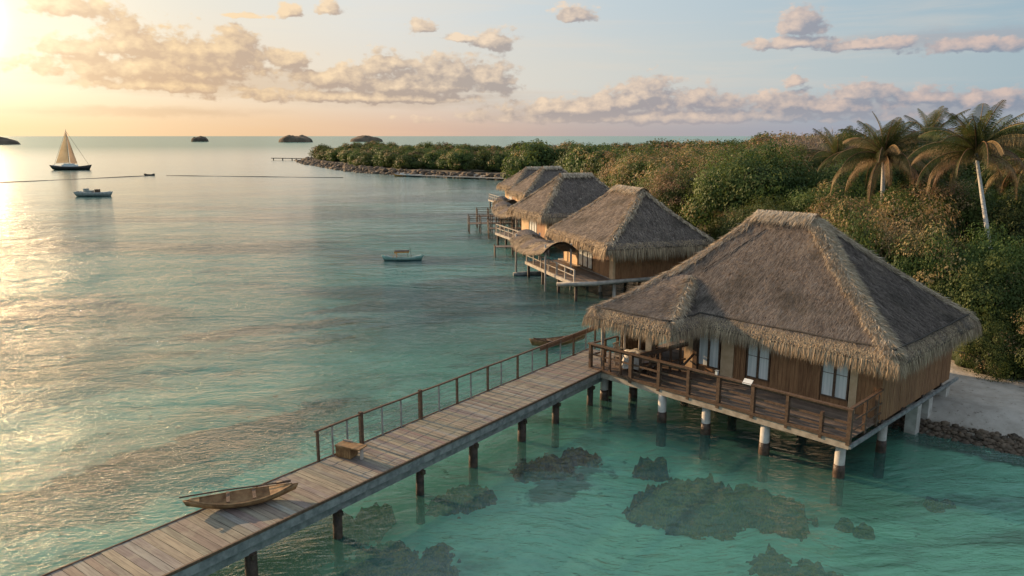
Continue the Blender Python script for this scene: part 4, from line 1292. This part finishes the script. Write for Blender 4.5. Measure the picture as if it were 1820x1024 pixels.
skiff((-30.5, 214.5, 0), 8, 4.2, M['orange'], M['white'], 'orange skiff moored off the low rocky shore')
skiff((-27., 212.3, 0), 3, 4.0, M['hullgrey'], M['white'], 'white skiff moored just right of the orange one', False)
skiff((-103, 219, -.2), 8, 2.4, M['darkhull'], M['darkwood'], 'tiny dark launch at the head of the long wake line', False)


def seatrail(name, pts, r, label):
    mb = MB(); mb.tube(pts, r, 6)
    tag(mb.build(name, M['rope']), label, 'float line')


seatrail('float_line', [(-101.5 - i * 4.6 + 0 * i, 219 - i * 7.4 + .012 * i * i * 3, .02 + .05 * math.sin(i * 1.7)) for i in range(9)], .10, 'long dark float line running from the tiny launch to the left edge')
seatrail('float_line', [(-98 + i * 7.5, 218.5 - i * 1.6, .02 + .04 * math.sin(i * 2.1)) for i in range(8)], .09, 'fainter dark float line trailing right of the tiny launch')

tb2 = empty('shore_shed', (-32.0, 247, .5), R(5), 'tiny turquoise shed at the foot of the trees on the rocky shore', 'shed')
mb = MB(); mb.box(-2., 2., -1.2, 1.2, 0, 1.7); mb.build('wall', M['tealroof'], tb2)
mb = MB(); mb.add([(-2.6, -1.7, 1.6), (2.6, -1.7, 1.6), (2.6, 1.7, 1.6), (-2.6, 1.7, 1.6), (-1.8, 0, 2.4), (1.8, 0, 2.4)], [(0, 1, 5, 4), (2, 3, 4, 5), (1, 2, 5), (3, 0, 4), (3, 2, 1, 0)]); mb.build('roof', M['tealroof'], tb2)
mb = MB(); mb.box(2.2, 5.5, -1.0, 1.0, 1.75, 1.87); mb.box(5.2, 5.35, -.1, .1, 0, 1.75); mb.build('lean_to', M['hullgrey'], tb2)
# low floating walkway along the far shore
t = empty('shore_walkway', (0, 0, 0), 0, 'low plank walkway running along the far rocky shore', 'walkway')
path = [(-30, 213.5), (-22, 208.5), (-14, 203.5), (-6, 198.5), (1, 193), (4, 188)]
mb = MB()
for a_, b_ in zip(path[:-1], path[1:]): mb.beam((a_[0], a_[1], .45), (b_[0], b_[1], .45), 1.3, .18)
mb.build('deck', M['grey2'], t)
for a_ in path:
    mb = MB(); mb.cyl((a_[0], a_[1] - .5, -1.8), (a_[0], a_[1] - .5, .5), .15, 7); mb.build('pile', M['pile'], t)
t = empty('point_jetty', (0, 0, 0), 0, 'thin jetty sticking out left from the tip of the wooded point', 'jetty')
mb = MB(); mb.beam((-112, 362, .9), (-90, 352, .9), 2.2, .3); mb.build('deck', M['deckwood'], t)
for i in range(5):
    mb = MB(); mb.cyl((-111.5 + i * 5, 361.5 - i * 2.2, -2.5), (-111.5 + i * 5, 361.5 - i * 2.2, .8), .25, 7); mb.build('pile', M['pile'], t)


# ------------------------------------------------------------------ islands
def island(cx, cy, Lx, Ly, hz, label, seed, trees=True):
    n_ = 40
    U, Vv = np.meshgrid(np.linspace(-1, 1, n_ + 1), np.linspace(-1, 1, n_ // 2 + 1))
    r2 = U ** 2 + Vv ** 2
    hh = np.clip(1 - r2, 0, 1) ** .45 * hz * (.65 + .7 * fbm(U * 2.2 + seed, Vv * 2.2, 4, seed)) - 2.5 * (r2 > .93)
    Pp = np.stack([cx + U * Lx / 2, cy + Vv * Ly / 2, hh - .3], -1).reshape(-1, 3)
    i = (np.arange(n_ // 2)[:, None] * (n_ + 1) + np.arange(n_)[None]).ravel()
    F_ = np.stack([i, i + 1, i + n_ + 2, i + n_ + 1], 1).ravel()
    o = link('rocky_islet', arrays_mesh('rocky_islet', Pp, 4, F_, [M['isle']], False))
    tag(o, label, 'islet', 'rocky islets on the horizon')


M['isle'] = simple('islet_rock_and_scrub', (.06, .05, .035), (.22, .16, .11), .05, .95, coord='Object')
island(-622, 1549, 32, 40, 11, 'small round rocky islet left of the two on the horizon', 3)
island(-392, 1408, 62, 50, 13, 'middle domed rocky islet with a low tail to its right', 8)
island(-290, 1549, 66, 50, 12, 'flat topped rocky islet nearest the wooded point', 12)
island(-715, 1032, 120, 60, 11, 'wooded headland islet cut by the left edge of the picture', 15)


# ------------------------------------------------------------------ reefs (algae covered coral under the surface)
def reef_mat():
    m, gg, b = mat('algae_covered_coral')
    geo = gg.node('ShaderNodeNewGeometry'); pos = geo.outputs['Position']
    n = gg.noise(pos, 2.4, 8, .74)
    c = gg.ramp(n, [(.30, (.025, .014, .008, 1)), (.46, (.07, .02, .008, 1)), (.52, (.42, .13, .015, 1)), (.56, (.60, .20, .02, 1)), (.61, (.09, .025, .01, 1)), (.74, (.55, .17, .12, 1))])
    gg.l.new(c, b.inputs['Base Color']); b.inputs['Roughness'].default_value = .8
    bn = gg.node('ShaderNodeBump'); bn.inputs['Distance'].default_value = .12
    gg.l.new(gg.noise(pos, 7., 6, .7), bn.inputs['Height']); gg.l.new(bn.outputs[0], b.inputs['Normal'])
    return m


M['reef'] = reef_mat()


def reef(blobs, label, seed, topz=-.06, cell=.06):
    xs_ = [b[0] - b[2] for b in blobs] + [b[0] + b[2] for b in blobs]; ys_ = [b[1] - b[2] for b in blobs] + [b[1] + b[2] for b in blobs]
    gx = np.arange(min(xs_) - .5, max(xs_) + .5, cell); gy = np.arange(min(ys_) - .5, max(ys_) + .5, cell)
    X_, Y_ = np.meshgrid(gx, gy)
    f = np.full(X_.shape, -9.)
    for (bx, by, br) in blobs: f = np.maximum(f, 1 - np.hypot(X_ - bx, Y_ - by) / br)
    f = f + (fbm(X_ * 1.3 + seed, Y_ * 1.3, 6, seed) - .5) * 1.3 + (fbm(X_ * 6 + seed, Y_ * 6, 4, seed + 2) - .5) * .9
    bot = -1.05
    topz = -.68 + .3 * (topz > -.35)
    Z_ = bot + (topz - bot) * np.clip(f * 2.0 + .1, 0, 1) + (fbm(X_ * 3.5, Y_ * 3.5, 4, seed + 3) - .5) * .30 * np.clip(f * 3, 0, 1)
    Z_ = Z_ + (fbm(X_ * 8, Y_ * 8, 3, seed + 5) - .5) * .15 * np.clip(f * 3, 0, 1); Z_ = np.minimum(Z_, .07 if topz > -.15 else -.03)
    n_ = X_.shape[1]; m_ = X_.shape[0]
    i = (np.arange(m_ - 1)[:, None] * n_ + np.arange(n_ - 1)[None])
    keep = (f[:-1, :-1] > -.05) | (f[1:, 1:] > -.05)
    i = i[keep].ravel()
    F_ = np.stack([i, i + 1, i + n_ + 1, i + n_], 1)
    used, inv = np.unique(F_.ravel(), return_inverse=True)
    V_ = np.stack([X_, Y_, Z_], -1).reshape(-1, 3)[used]
    o = link('coral_reef', arrays_mesh('coral_reef', V_, 4, inv, [M['reef']], True))
    tag(o, label, 'reef', 'coral patches under the shallow water')


reef([(5.64, 23.39, 1.20), (6.58, 23.39, 1.20), (7.52, 22.97, 1.10), (8.46, 22.24, 0.90), (4.80, 22.86, 0.90), (8.56, 21.61, 0.60), (6.16, 22.13, 0.90), (5.22, 22.13, 0.80)], 'largest brown and green coral patch in the turquoise shallows', 11, -.10)
reef([(4.80, 25.68, 0.40), (5.22, 25.58, 0.30)], 'small round coral patch nearest the boardwalk beside the terrace piles', 21, -.3)
reef([(7.41, 19.63, 0.80), (8.14, 19.00, 0.70), (8.77, 18.69, 0.50)], 'long dark coral patch at the bottom edge below the largest one', 31, -.35)
reef([(-6.89, 19.73, 1.00), (-6.16, 20.67, 1.10), (-5.22, 21.19, 0.90), (-6.26, 19.63, 0.90), (-4.39, 21.82, 0.70), (-7.52, 18.79, 0.80)], 'dark mossy coral bank hard against the boardwalk piles', 41)
reef([(-1.46, 23.70, 0.80), (-2.19, 23.18, 0.60)], 'small purplish coral patch just right of the boardwalk', 51, -.7)
reef([(1.57, 26.21, 1.00), (2.51, 26.83, 0.80), (0.73, 25.58, 0.70)], 'faint purplish coral patch midway between boardwalk and terrace', 61, -.85)
reef([(-3.55, 19.63, 1.30), (-2.51, 19.00, 1.00), (-2.09, 20.25, 0.70)], 'wide purplish coral bed at the bottom right of the boardwalk', 71, -.8)
reef([(13.89, 23.18, 0.35), (14.30, 23.28, 0.30)], 'tiny coral clump alone at the lower right', 91, -.6)
reef([(10.34, 21.82, 0.28), (10.75, 21.40, 0.28)], 'pair of tiny coral clumps below the front pile reflection', 93, -.6)

# ------------------------------------------------------------------ rubble along the beach edge
M['rock'] = simple('beach_rubble', (.03, .024, .018), (.20, .145, .10), 1.5, .8, .03, island=.6)
ico_v = None
import bmesh


def ico(sub):
    bm = bmesh.new(); bmesh.ops.create_icosphere(bm, subdivisions=sub, radius=1)
    v = np.array([x.co[:] for x in bm.verts]); f = np.array([[y.index for y in x.verts] for x in bm.faces]); bm.free()
    return v, f


icv, icf = ico(1)


def rubble(path, n_, wd, r0, r1, name, label, z0=.0, zslope=.3):
    vs = []; fs = []; b = 0
    P_ = np.array(path, float); seg = np.linalg.norm(np.diff(P_, axis=0), axis=1); cum = np.r_[0, np.cumsum(seg)]
    for i in range(n_):
        s_ = random.random() * cum[-1]; k_ = min(np.searchsorted(cum, s_) - 1, len(seg) - 1); k_ = max(k_, 0)
        u = (s_ - cum[k_]) / seg[k_]; c = P_[k_] * (1 - u) + P_[k_ + 1] * u
        t_ = (P_[k_ + 1] - P_[k_]) / seg[k_]; nn = np.array([-t_[1], t_[0]])
        o_ = random.uniform(-wd, wd); c = c + nn * o_
        r = random.uniform(r0, r1) * random.choice((.6, 1, 1))
        sc_ = np.array([random.uniform(.7, 1.5), random.uniform(.7, 1.5), random.uniform(.4, .8)]) * r
        v = icv * sc_ * (1 + rng.normal(0, .13, (len(icv), 1)))
        a_ = random.random() * 6.28; ca, sa = math.cos(a_), math.sin(a_)
        v = np.stack([v[:, 0] * ca - v[:, 1] * sa, v[:, 0] * sa + v[:, 1] * ca, v[:, 2]], 1)
        gz = float(land_z(np.array([c[0]]), np.array([c[1]]))[0])
        v += [c[0], c[1], max(gz, -.15) + sc_[2] * .3]
        vs.append(v); fs.append(icf + b); b += len(v)
    o = link(name, arrays_mesh(name, np.concatenate(vs), 3, np.concatenate(fs).ravel(), [M['rock']]))
    tag(o, label, 'rubble', kind='stuff')


rubble([(12.6, 30.2), (13.9, 28.9), (15.2, 27.5), (17.8, 25.5), (20.5, 23.4), (25, 21.2)], 3200, .7, .04, .15, 'beach_rubble', 'dark seaweed covered rubble along the edge of the pale beach')
rubble([(-96, 356), (-80, 311), (-60, 269), (-48, 244), (-35, 228), (-17, 212), (0, 199), (8, 182)], 1500, 4., .3, 1.1, 'shore_rubble', 'rocky debris strip along the far wooded shore')


# ------------------------------------------------------------------ trees
def crown_mesh(name, seed, rx, rz, ncl, per, leaf, bloom, flat=1., core=True, spread=.34, twig=0):
    r_ = np.random.default_rng(seed)
    # clump centres over an uneven dome
    cc = r_.normal(0, 1, (ncl, 3)); cc /= np.linalg.norm(cc, axis=1, keepdims=True)
    cc[:, 2] = np.where(cc[:, 2] < -.25, -cc[:, 2], cc[:, 2])
    lump = .74 + .38 * r_.random(ncl)
    C_ = cc * lump[:, None] * np.array([rx, rx, rz])
    cr_ = rx * spread * (.65 + .7 * r_.random(ncl))
    n_ = ncl * per
    ci = np.repeat(np.arange(ncl), per)
    dd = r_.normal(0, 1, (n_, 3)); dd /= np.linalg.norm(dd, axis=1, keepdims=True)
    rad = (.55 + .5 * r_.random(n_) ** .6)
    pos = C_[ci] + dd * (cr_[ci] * rad)[:, None] * np.array([1, 1, .72])
    outw = dd * .9 + cc[ci] * .5 + np.array([0, 0, .35]) + r_.normal(0, .42, (n_, 3))
    outw /= np.linalg.norm(outw, axis=1, keepdims=True)
    a_ = np.cross(outw, r_.normal(0, 1, (n_, 3))); a_ /= np.linalg.norm(a_, axis=1, keepdims=True)
    b_ = np.cross(outw, a_)
    s_ = leaf * (.6 + .8 * r_.random(n_))
    v = np.empty((n_, 4, 3))
    v[:, 0] = pos - a_ * s_[:, None]; v[:, 1] = pos - b_ * s_[:, None] * .5 + outw * s_[:, None] * .1
    v[:, 2] = pos + a_ * s_[:, None]; v[:, 3] = pos + b_ * s_[:, None] * .5 + outw * s_[:, None] * .1
    keep = pos[:, 2] > -.45 * rz
    # seed heads: on upper outer side of some clumps
    bl = (r_.random(ncl) < bloom)[ci] & (dd[:, 2] > .05) & (r_.random(n_) < .8)
    mi = np.where(bl, 1, 0)
    v = v[keep]; mi = mi[keep]
    V_ = v.reshape(-1, 3); F_ = np.arange(len(V_)).reshape(-1, 4)
    mats = [M['leaf'], M['bloom'], M['core']]
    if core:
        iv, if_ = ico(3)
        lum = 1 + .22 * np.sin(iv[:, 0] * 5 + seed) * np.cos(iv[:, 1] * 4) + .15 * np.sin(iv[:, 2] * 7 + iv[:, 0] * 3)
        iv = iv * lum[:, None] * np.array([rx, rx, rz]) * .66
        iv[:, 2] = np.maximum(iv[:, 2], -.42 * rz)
        q = np.concatenate([if_, if_[:, 2:3]], 1) + len(V_)
        me = bpy.data.meshes.new(name)
        allv = np.concatenate([V_, iv])
        # triangles and quads together
        nq = len(F_); nt = len(if_)
        me.vertices.add(len(allv)); me.vertices.foreach_set('co', allv.astype(np.float32).ravel())
        loops = np.concatenate([F_.ravel(), (if_ + len(V_)).ravel()]).astype(np.int32)
        me.loops.add(len(loops)); me.loops.foreach_set('vertex_index', loops)
        me.polygons.add(nq + nt)
        me.polygons.foreach_set('loop_start', np.concatenate([np.arange(nq) * 4, nq * 4 + np.arange(nt) * 3]).astype(np.int32))
        for mm in mats: me.materials.append(mm)
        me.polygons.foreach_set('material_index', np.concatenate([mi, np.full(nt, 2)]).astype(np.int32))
        me.update(calc_edges=True); me.validate()
        return me
    return arrays_mesh(name, V_, 4, F_.ravel(), mats, midx=mi)


def trunk_mesh(name, h, r, seed, limbs=5, spread=2.):
    rn = random.Random(seed)
    mb = MB()
    top_ = h * .62
    mb.tube([(0, 0, -.5), (rn.uniform(-.1, .1), rn.uniform(-.1, .1), h * .3), (rn.uniform(-.3, .3), rn.uniform(-.3, .3), top_)], [r * 1.3, r, r * .6], 8)
    for i in range(limbs):
        a_ = 6.28 * i / limbs + rn.random(); z0 = h * rn.uniform(.25, .5)
        mb.tube([(0, 0, z0), (math.cos(a_) * spread * .5, math.sin(a_) * spread * .5, z0 + h * .18), (math.cos(a_) * spread, math.sin(a_) * spread, z0 + h * .32)], [r * .5, r * .35, r * .15], 6)
    me = bpy.data.meshes.new(name); me.from_pydata(mb.v, [], mb.f); me.materials.append(M['trunk']); me.update()
    return me


# near, mid and far grades of crown: (rx, rz)
NEAR = [(crown_mesh('near_crown', 100 + i, 2.6, 2.1, 60, 420, .062, b), b) for i, b in enumerate((.1, .42, .62, .22))]
MIDC = [(crown_mesh('mid_crown', 200 + i, 3.2, 2.4, 55, 190, .115, b), b) for i, b in enumerate((.12, .5, .75, .25))]
FARC = [(crown_mesh('far_crown', 300 + i, 4., 2.7, 46, 110, .22, b), b) for i, b in enumerate((.1, .4, .75, .2))]
TR = [trunk_mesh('trunk_mesh', 5.5, .16, 1, 5, 1.6), trunk_mesh('trunk_mesh', 6, .2, 2, 5, 2.), trunk_mesh('trunk_mesh', 6, .25, 3, 4, 2.4)]


def gz(x, y): return float(land_z(np.array([[float(x)]]), np.array([[float(y)]]))[0, 0])


def tree(grade, var, x, y, ztop, width, label, name='broadleaf_tree', group=None, rot=None, squash=1.):
    base, rx, rz = {'n': (NEAR, 2.6, 2.1), 'm': (MIDC, 3.2, 2.4), 'f': (FARC, 4., 2.7)}[grade]
    me = base[var % len(base)][0]
    z0 = gz(x, y)
    t = empty(name, (x, y, z0), 0, label, 'tree', group)
    H_ = ztop - z0
    sx = width / 2 / (rx * 1.12)
    sz = (H_ / (rz * 1.50) if name == 'leafy_bush' else min(sx * 1.25, H_ / (rz * 1.12 + rz * .42))) * squash
    c = link('crown', me, t); c.location = (0, 0, H_ - rz * 1.08 * sz)
    c.scale = (sx, sx, sz); c.rotation_euler = (0, 0, rot if rot is not None else random.random() * 6.28)
    tk = link('trunk', TR[{'n': 0, 'm': 1, 'f': 2}[grade]], t)
    tk.scale = (1, 1, H_ / 6.4); tk.rotation_euler = (0, 0, random.random() * 6)
    return t


# hand-placed trees near the bungalows: (x, y, top z, width, variant, label)
BIG = [
 (18.6, 58, 9.9, 9.5, 0, 'tall broad green tree standing right behind the second bungalow'),
 (14.9, 64, 8.3, 6.5, 2, 'russet topped tree left of the tall broad green one'),
 (22.5, 62, 9.8, 7, 1, 'russet edged tree leaning against the right side of the tall green one'),
 (15.5, 74, 7.6, 7, 2, 'pale russet tree directly behind the ridge of the second bungalow'),
 (20.5, 76, 9.0, 8, 1, 'mixed green and russet tree behind the tall broad green one'),
 (17.5, 51.5, 6.6, 6, 0, 'low dark green tree filling the gap between the first two bungalows'),
 (21.5, 51, 7.6, 6.5, 3, 'rounded green tree below the dry bush, behind the nearest ridge'),
]
for i, (x, y, zt_, wd_, va, lb_) in enumerate(BIG): tree('n', va, x, y, zt_, wd_, lb_)
BUSH = [
 (18.6, 40.0, 7.2, 5.0, 2, 'russet topped bush just above the ridge of the nearest bungalow'),
 (21.6, 41.5, 7.7, 5.5, 2, 'wide russet bush under the middle palm'),
 (24.6, 45.2, 8.1, 5.5, 1, 'russet and green bush between the two big palms'),
 (28.6, 42.6, 7.6, 5.5, 0, 'green bush at the foot of the leaning palm'),
 (31.0, 39.0, 7.4, 5.5, 0, 'dark bush at the right edge beside the leaning palm'),
 (20.6, 37.2, 6.0, 4.6, 1, 'mottled bush behind the right slope of the nearest roof'),
 (23.4, 36.6, 6.2, 4.8, 0, 'deep green bush above the far eave of the nearest bungalow'),
 (26.2, 36.2, 6.1, 4.8, 1, 'bush with russet crest in the middle of the right thicket'),
 (29.0, 35.4, 5.8, 4.8, 1, 'russet tinged bush near the right edge below the leaning trunk'),
 (22.0, 34.8, 5.2, 4.6, 0, 'green bush pressing on the right eave of the nearest bungalow'),
 (24.6, 33.6, 4.8, 4.0, 3, 'green bush overhanging the shaded beach'),
 (27.2, 32.8, 4.6, 4.2, 0, 'dark bush at the right edge above the beach'),
 (20.9, 35.5, 4.2, 3.6, 0, 'shaded bush behind the back corner of the nearest bungalow'),
 (22.9, 32.2, 3.6, 3.4, 3, 'low olive bush dipping toward the sand'),
 (25.4, 30.8, 3.8, 3.8, 0, 'low dark bush at the right edge of the sand'),
 (21.0, 33.4, 3.3, 3.0, 0, 'smallest dark bush where the side wall meets the thicket'),
 (16.6, 55.5, 5.6, 4.2, 1, 'low mottled bush at the shoreline just behind the second bungalow'),
 (17.0, 47.5, 5.4, 4.4, 0, 'low green bush behind the left hip of the nearest bungalow'),
 (19.9, 44.5, 7.4, 5.2, 2, 'russet bush behind the first row above the nearest ridge'),
 (23.3, 46, 7.6, 5.4, 0, 'green bush hidden under the drooping middle palm'),
 (27.2, 45.5, 8.0, 5.4, 3, 'green bush between palm trunks in the second row'),
 (31.5, 45., 8.6, 6, 0, 'dark green tree behind the leaning palm at the right edge'),
 (34.5, 50., 10.8, 7, 0, 'tall dark tree rising at the right edge behind the palms'),
 (38.5, 60, 11.6, 8, 3, 'green tree crown showing between the two tallest palms'),
 (24.5, 55, 9.2, 6, 0, 'dark green tree left of the middle palm'),
 (29., 56, 9.6, 6.5, 3, 'green tree behind the middle palm'),
 (33, 60, 10., 7, 1, 'russet flecked tree behind the back palm'),
]
for i, (x, y, zt_, wd_, va, lb_) in enumerate(BUSH + [(20.9, 32.2, 2.9, 2.6, 0, 'knee of dark shrubbery closest to the bungalow side wall'), (22.6, 30.9, 3.0, 3.2, 3, 'low olive shrub lapping over the top of the pale beach'), (24.6, 29.4, 3.0, 3.4, 0, 'lowest dark shrub on the right edge of the pale beach')]): tree('n', va, x, y, zt_, wd_, lb_, 'leafy_bush' if y < 43 else 'broadleaf_tree')

ORD = ['', 'first', 'second', 'third', 'fourth', 'fifth', 'sixth', 'seventh', 'eighth', 'ninth', 'tenth', 'eleventh', 'twelfth', 'thirteenth', 'fourteenth', 'fifteenth', 'sixteenth', 'seventeenth', 'eighteenth', 'nineteenth', 'twentieth', 'twenty first', 'twenty second', 'twenty third', 'twenty fourth', 'twenty fifth', 'twenty sixth', 'twenty seventh']
# middle forest behind the row of bungalows
ZONES = [
 ('russet and green tree in the wood behind the second bungalow', 'trees in the wood behind the second bungalow'),
 ('olive and russet tree in the wood behind the third bungalow', 'trees in the wood behind the third bungalow'),
 ('distant olive tree in the wood beyond the farthest bungalows', 'trees in the wood beyond the farthest bungalows'),
]
cnt = 0
yy_ = 82.
while yy_ < 200:
    step = 5.5 + (yy_ - 80) * .03
    xlo = {True: 17.5}.get(yy_ < 130, 15.) if yy_ < 178 else 5.
    row_ = globals().get('row_', 0) + 1; k_x = 0
    x = xlo + random.random() * 2
    xhi = 1.05 * yy_ * .42 + 12 if yy_ < 100 else yy_ * .36 + 12
    while x < xhi:
        zt_ = 6.6 + 1.5 * float(vnoise(np.array([x * .09]), np.array([yy_ * .09]))[0]) + 1.8 * random.random() ** 2 + (min(max(x - yy_ * .22, 0) * .10, 2.2))
        zone = 0 if yy_ < 105 else (1 if yy_ < 145 else 2)
        k_x += 1; va = random.choice((1, 2, 2, 1, 0, 3)); lk = ('mostly green', 'russet flecked', 'russet topped', 'olive green')[va]
        tree('m' if yy_ < 125 else 'f', va, x + random.uniform(-1, 1), yy_ + random.uniform(-1.5, 1.5), zt_, step * random.uniform(1.25, 1.6), lk + ' tree, ' + ORD[k_x] + ' from the left in the ' + ORD[row_] + ' row of the wood', group=ZONES[zone][1])
        cnt += 1
        x += step * random.uniform(.95, 1.15)
    yy_ += step * 1.15
print('mid trees', cnt)

# wooded point
c0 = 0
FR = [(-90, 352), (-78, 322), (-65, 292), (-55, 268), (-44, 250), (-33, 239), (-22, 228), (-10, 218), (1, 209), (9, 200)]
for row in range(4):
    for i in range(len(FR) * 2 - 1):
        k_ = i / 2; a_ = FR[int(k_)]; b_ = FR[min(int(k_) + 1, len(FR) - 1)]; u = k_ - int(k_)
        x = a_[0] * (1 - u) + b_[0] * u; y = a_[1] * (1 - u) + b_[1] * u
        x += 3 + row * 6.5 + random.uniform(-2, 2); y += 5 + row * 9 + random.uniform(-2, 2)
        zt_ = random.uniform(5.0, 6.6) + row * .5
        if row == 0: lb_, gp = 'rounded olive tree, ' + ORD[i + 1] + ' from the tip in the front row of the wooded point', 'front row of trees on the wooded point'
        else: lb_, gp = 'olive tree, ' + ORD[i + 1] + ' from the tip in the ' + ORD[row + 1] + ' row of the wooded point', 'trees behind the front row on the wooded point'
        tree('f', random.choice((0, 3, 0, 1)), x, y, zt_, random.uniform(8.5, 11.5), lb_, group=gp); c0 += 1
for i in range(26):
    y = random.uniform(260, 370); x = y * (-.11 + .5 * (i + .5) / 26)
    tree('f', random.choice((0, 3, 1)), x, y, random.uniform(6, 7.8), random.uniform(10, 14), 'faint olive tree, ' + ORD[i + 1] + ' from the left along the skyline of the far wood', group='skyline trees of the far wood')
print('point trees', c0)


# dry twiggy bush on the skyline
def dry_bush(x, y, zt_, wd_, label):
    z0 = gz(x, y); t = empty('dry_bush', (x, y, z0), 0, label, 'bush'); H_ = zt_ - z0
    r_ = np.random.default_rng(5)
    mb = MB()
    for i in range(26):
        a_ = r_.random() * 6.28; sp_ = wd_ / 2 * (.2 + .8 * r_.random())
        p1 = Vector((math.cos(a_) * sp_ * .35, math.sin(a_) * sp_ * .35, H_ * .45)); p2 = Vector((math.cos(a_) * sp_ * .8, math.sin(a_) * sp_ * .8, H_ * (.70 + .25 * r_.random() - .2 * (sp_ / wd_ * 2) ** 2)))
        mb.tube([(0, 0, -.3), p1, p2], [.10, .06, .03], 5, cap=False)
    mb.build('branch', M['twig'], t)
    n_ = 15000
    d = r_.normal(0, 1, (n_, 3)); d /= np.linalg.norm(d, axis=1, keepdims=True); d[:, 2] = np.abs(d[:, 2])
    rr = (.72 + .3 * r_.random(n_) + .12 * np.sin(d[:, 0] * 8) * np.cos(d[:, 1] * 7))
    pos = d * rr[:, None] * np.array([wd_ / 2, wd_ / 2, H_ * .52]) + np.array([0, 0, H_ * .48])
    di = d * .8 + r_.normal(0, .5, (n_, 3)); di[:, 2] += .25
    B_ = blades(pos, di, r_.normal(0, 1, (n_, 3)), .28 + .45 * r_.random(n_), .028 + .03 * r_.random(n_))
    link('twigs', arrays_mesh('twigs', B_, 3, np.arange(len(B_)), [M['twig']]), t)
    c = link('crown', MIDC[1][0], t); c.scale = (wd_ / 7.8, wd_ / 7.8, H_ / 7.); c.location = (0, 0, H_ * .50)


dry_bush(27.2, 70, 11.0, 10.5, 'bare twiggy pale bush highest on the skyline left of the palms')
dry_bush(22.5, 57.5, 7.2, 4.5, 'dry grey bush low between the tall green tree and the palms')


# ------------------------------------------------------------------ palms
def palm(base, hub, nf, fl, label, seed, thick=.17, green=.5, droop=1., bend=(0, 0)):
    r_ = random.Random(seed)
    t = empty('coconut_palm', base, 0, label, 'palm tree', 'coconut palms above the thicket')
    b = Vector((0, 0, -.4)); h = Vector(hub) - Vector(base)
    pts = []
    for i in range(13):
        u = i / 12
        p_ = b.lerp(h, u); bow = math.sin(math.pi * u)
        p_ += Vector((bend[0] * bow, bend[1] * bow, 0)); pts.append(p_)
    mb = MB(); mb.tube(pts, [thick * (1.25 - .65 * i / 12) * (1 + .05 * (i % 2)) for i in range(13)], 10); mb.build('trunk', M['palmtrunk'], t)
    mb = MB()
    for i in range(9):
        a_ = i * 2.4; c_ = h + Vector((math.cos(a_) * .2, math.sin(a_) * .2, -.12 - .1 * (i % 3)))
        mb.tube([c_ + Vector((0, 0, .1)), c_, c_ - Vector((0, 0, .11))], [.03, .10, .03], 7)
    mb.build('coconut', M['dryfrond'], t)
    for i in range(nf):
        age = (i + .5) / nf                     # 0 young upright, 1 old hanging
        az_ = i * 2.399 + r_.uniform(-.25, .25)
        el0 = math.radians(86 - 92 * age ** .8 + r_.uniform(-7, 7))
        if seed == 8 and age > .5 and math.sin(az_) < -.2: el0 += math.radians(30)
        Lf = fl * r_.uniform(.85, 1.1) * (.72 + .4 * min(1, age * 2.2))
        n_ = 16; pos = Vector(h); pts = []; dirs = []
        e = el0
        for k_ in range(n_ + 1):
            dv = Vector((math.cos(az_) * math.cos(e), math.sin(az_) * math.cos(e), math.sin(e)))
            pts.append(pos.copy()); dirs.append(dv)
            pos = pos + dv * Lf / n_
            e -= math.radians((3.2 + 5.2 * age * droop) * (.5 + k_ / n_) * (.65 if age < .25 else 1.))
            e = max(e, math.radians(-84))
        mb = MB(); mb.tube(pts, [.035 * (1 - .8 * k_ / n_) + .006 for k_ in range(n_ + 1)], 5, mi=1, cap=False)
        vs = []; fs = []
        m_ = 54
        for k_ in range(2, m_):
            u = k_ / m_; f_ = u * n_; i0 = min(int(f_), n_ - 1); fr_ = f_ - i0
            P0 = pts[i0].lerp(pts[i0 + 1], fr_); T = dirs[i0]
            side = T.cross(Vector((0, 0, 1)));
            if side.length < .05: side = Vector((-math.sin(az_), math.cos(az_), 0))
            side.normalize(); up = side.cross(T)
            ll = fl * .235 * math.sin(math.pi * (u * .86 + .12)) ** .7 * r_.uniform(.8, 1.1)
            for s_ in (-1, 1):
                lift = .25 if age < .3 else -.15
                d = (side * s_ * .75 + T * .55 + up * lift + Vector((0, 0, -.30 - .75 * age))).normalized()
                q1 = P0 + d * ll * .55; d2 = (d + Vector((0, 0, -.5 - .6 * age))).normalized(); q2 = q1 + d2 * ll * .5
                wv = T * .017
                bb = len(vs); vs += [P0 - wv, P0 + wv, q1 + wv * 1.0, q1 - wv * 1.0, q2]
                fs += [(bb, bb + 1, bb + 2, bb + 3), (bb + 3, bb + 2, bb + 4)]
        dry = r_.random() < (.03 if age < .35 else (.22 if age < .72 else .62)) 
        mb.add(vs, fs, 0)
        mb.build('frond', [M['dryfrond'] if dry else M['frond'], M['dryfrond']], t)
    return t


palm((23.4, 47.5, 1.0), (23.05, 48, 9.75), 36, 3.6, 'middle coconut palm with long golden drooping fronds', 3, green=.4)
palm((24.95, 37.3, 1.0), (25.15, 42, 10.1), 36, 3.6, 'tallest coconut palm with a leaning pale trunk at the right', 8, bend=(.15, .3), thick=.13)
palm((25.3, 60, 1.0), (25.2, 60, 9.3), 22, 3.5, 'small dark coconut palm at the left of the palm group', 14)
palm((33.4, 62, 1.0), (33.3, 62, 10.7), 24, 3.9, 'coconut palm behind and between the two biggest palms', 19)
palm((33.5, 47, 1.0), (32.0, 47, 9.4), 24, 3.6, 'coconut palm cut off by the right edge of the picture', 25)
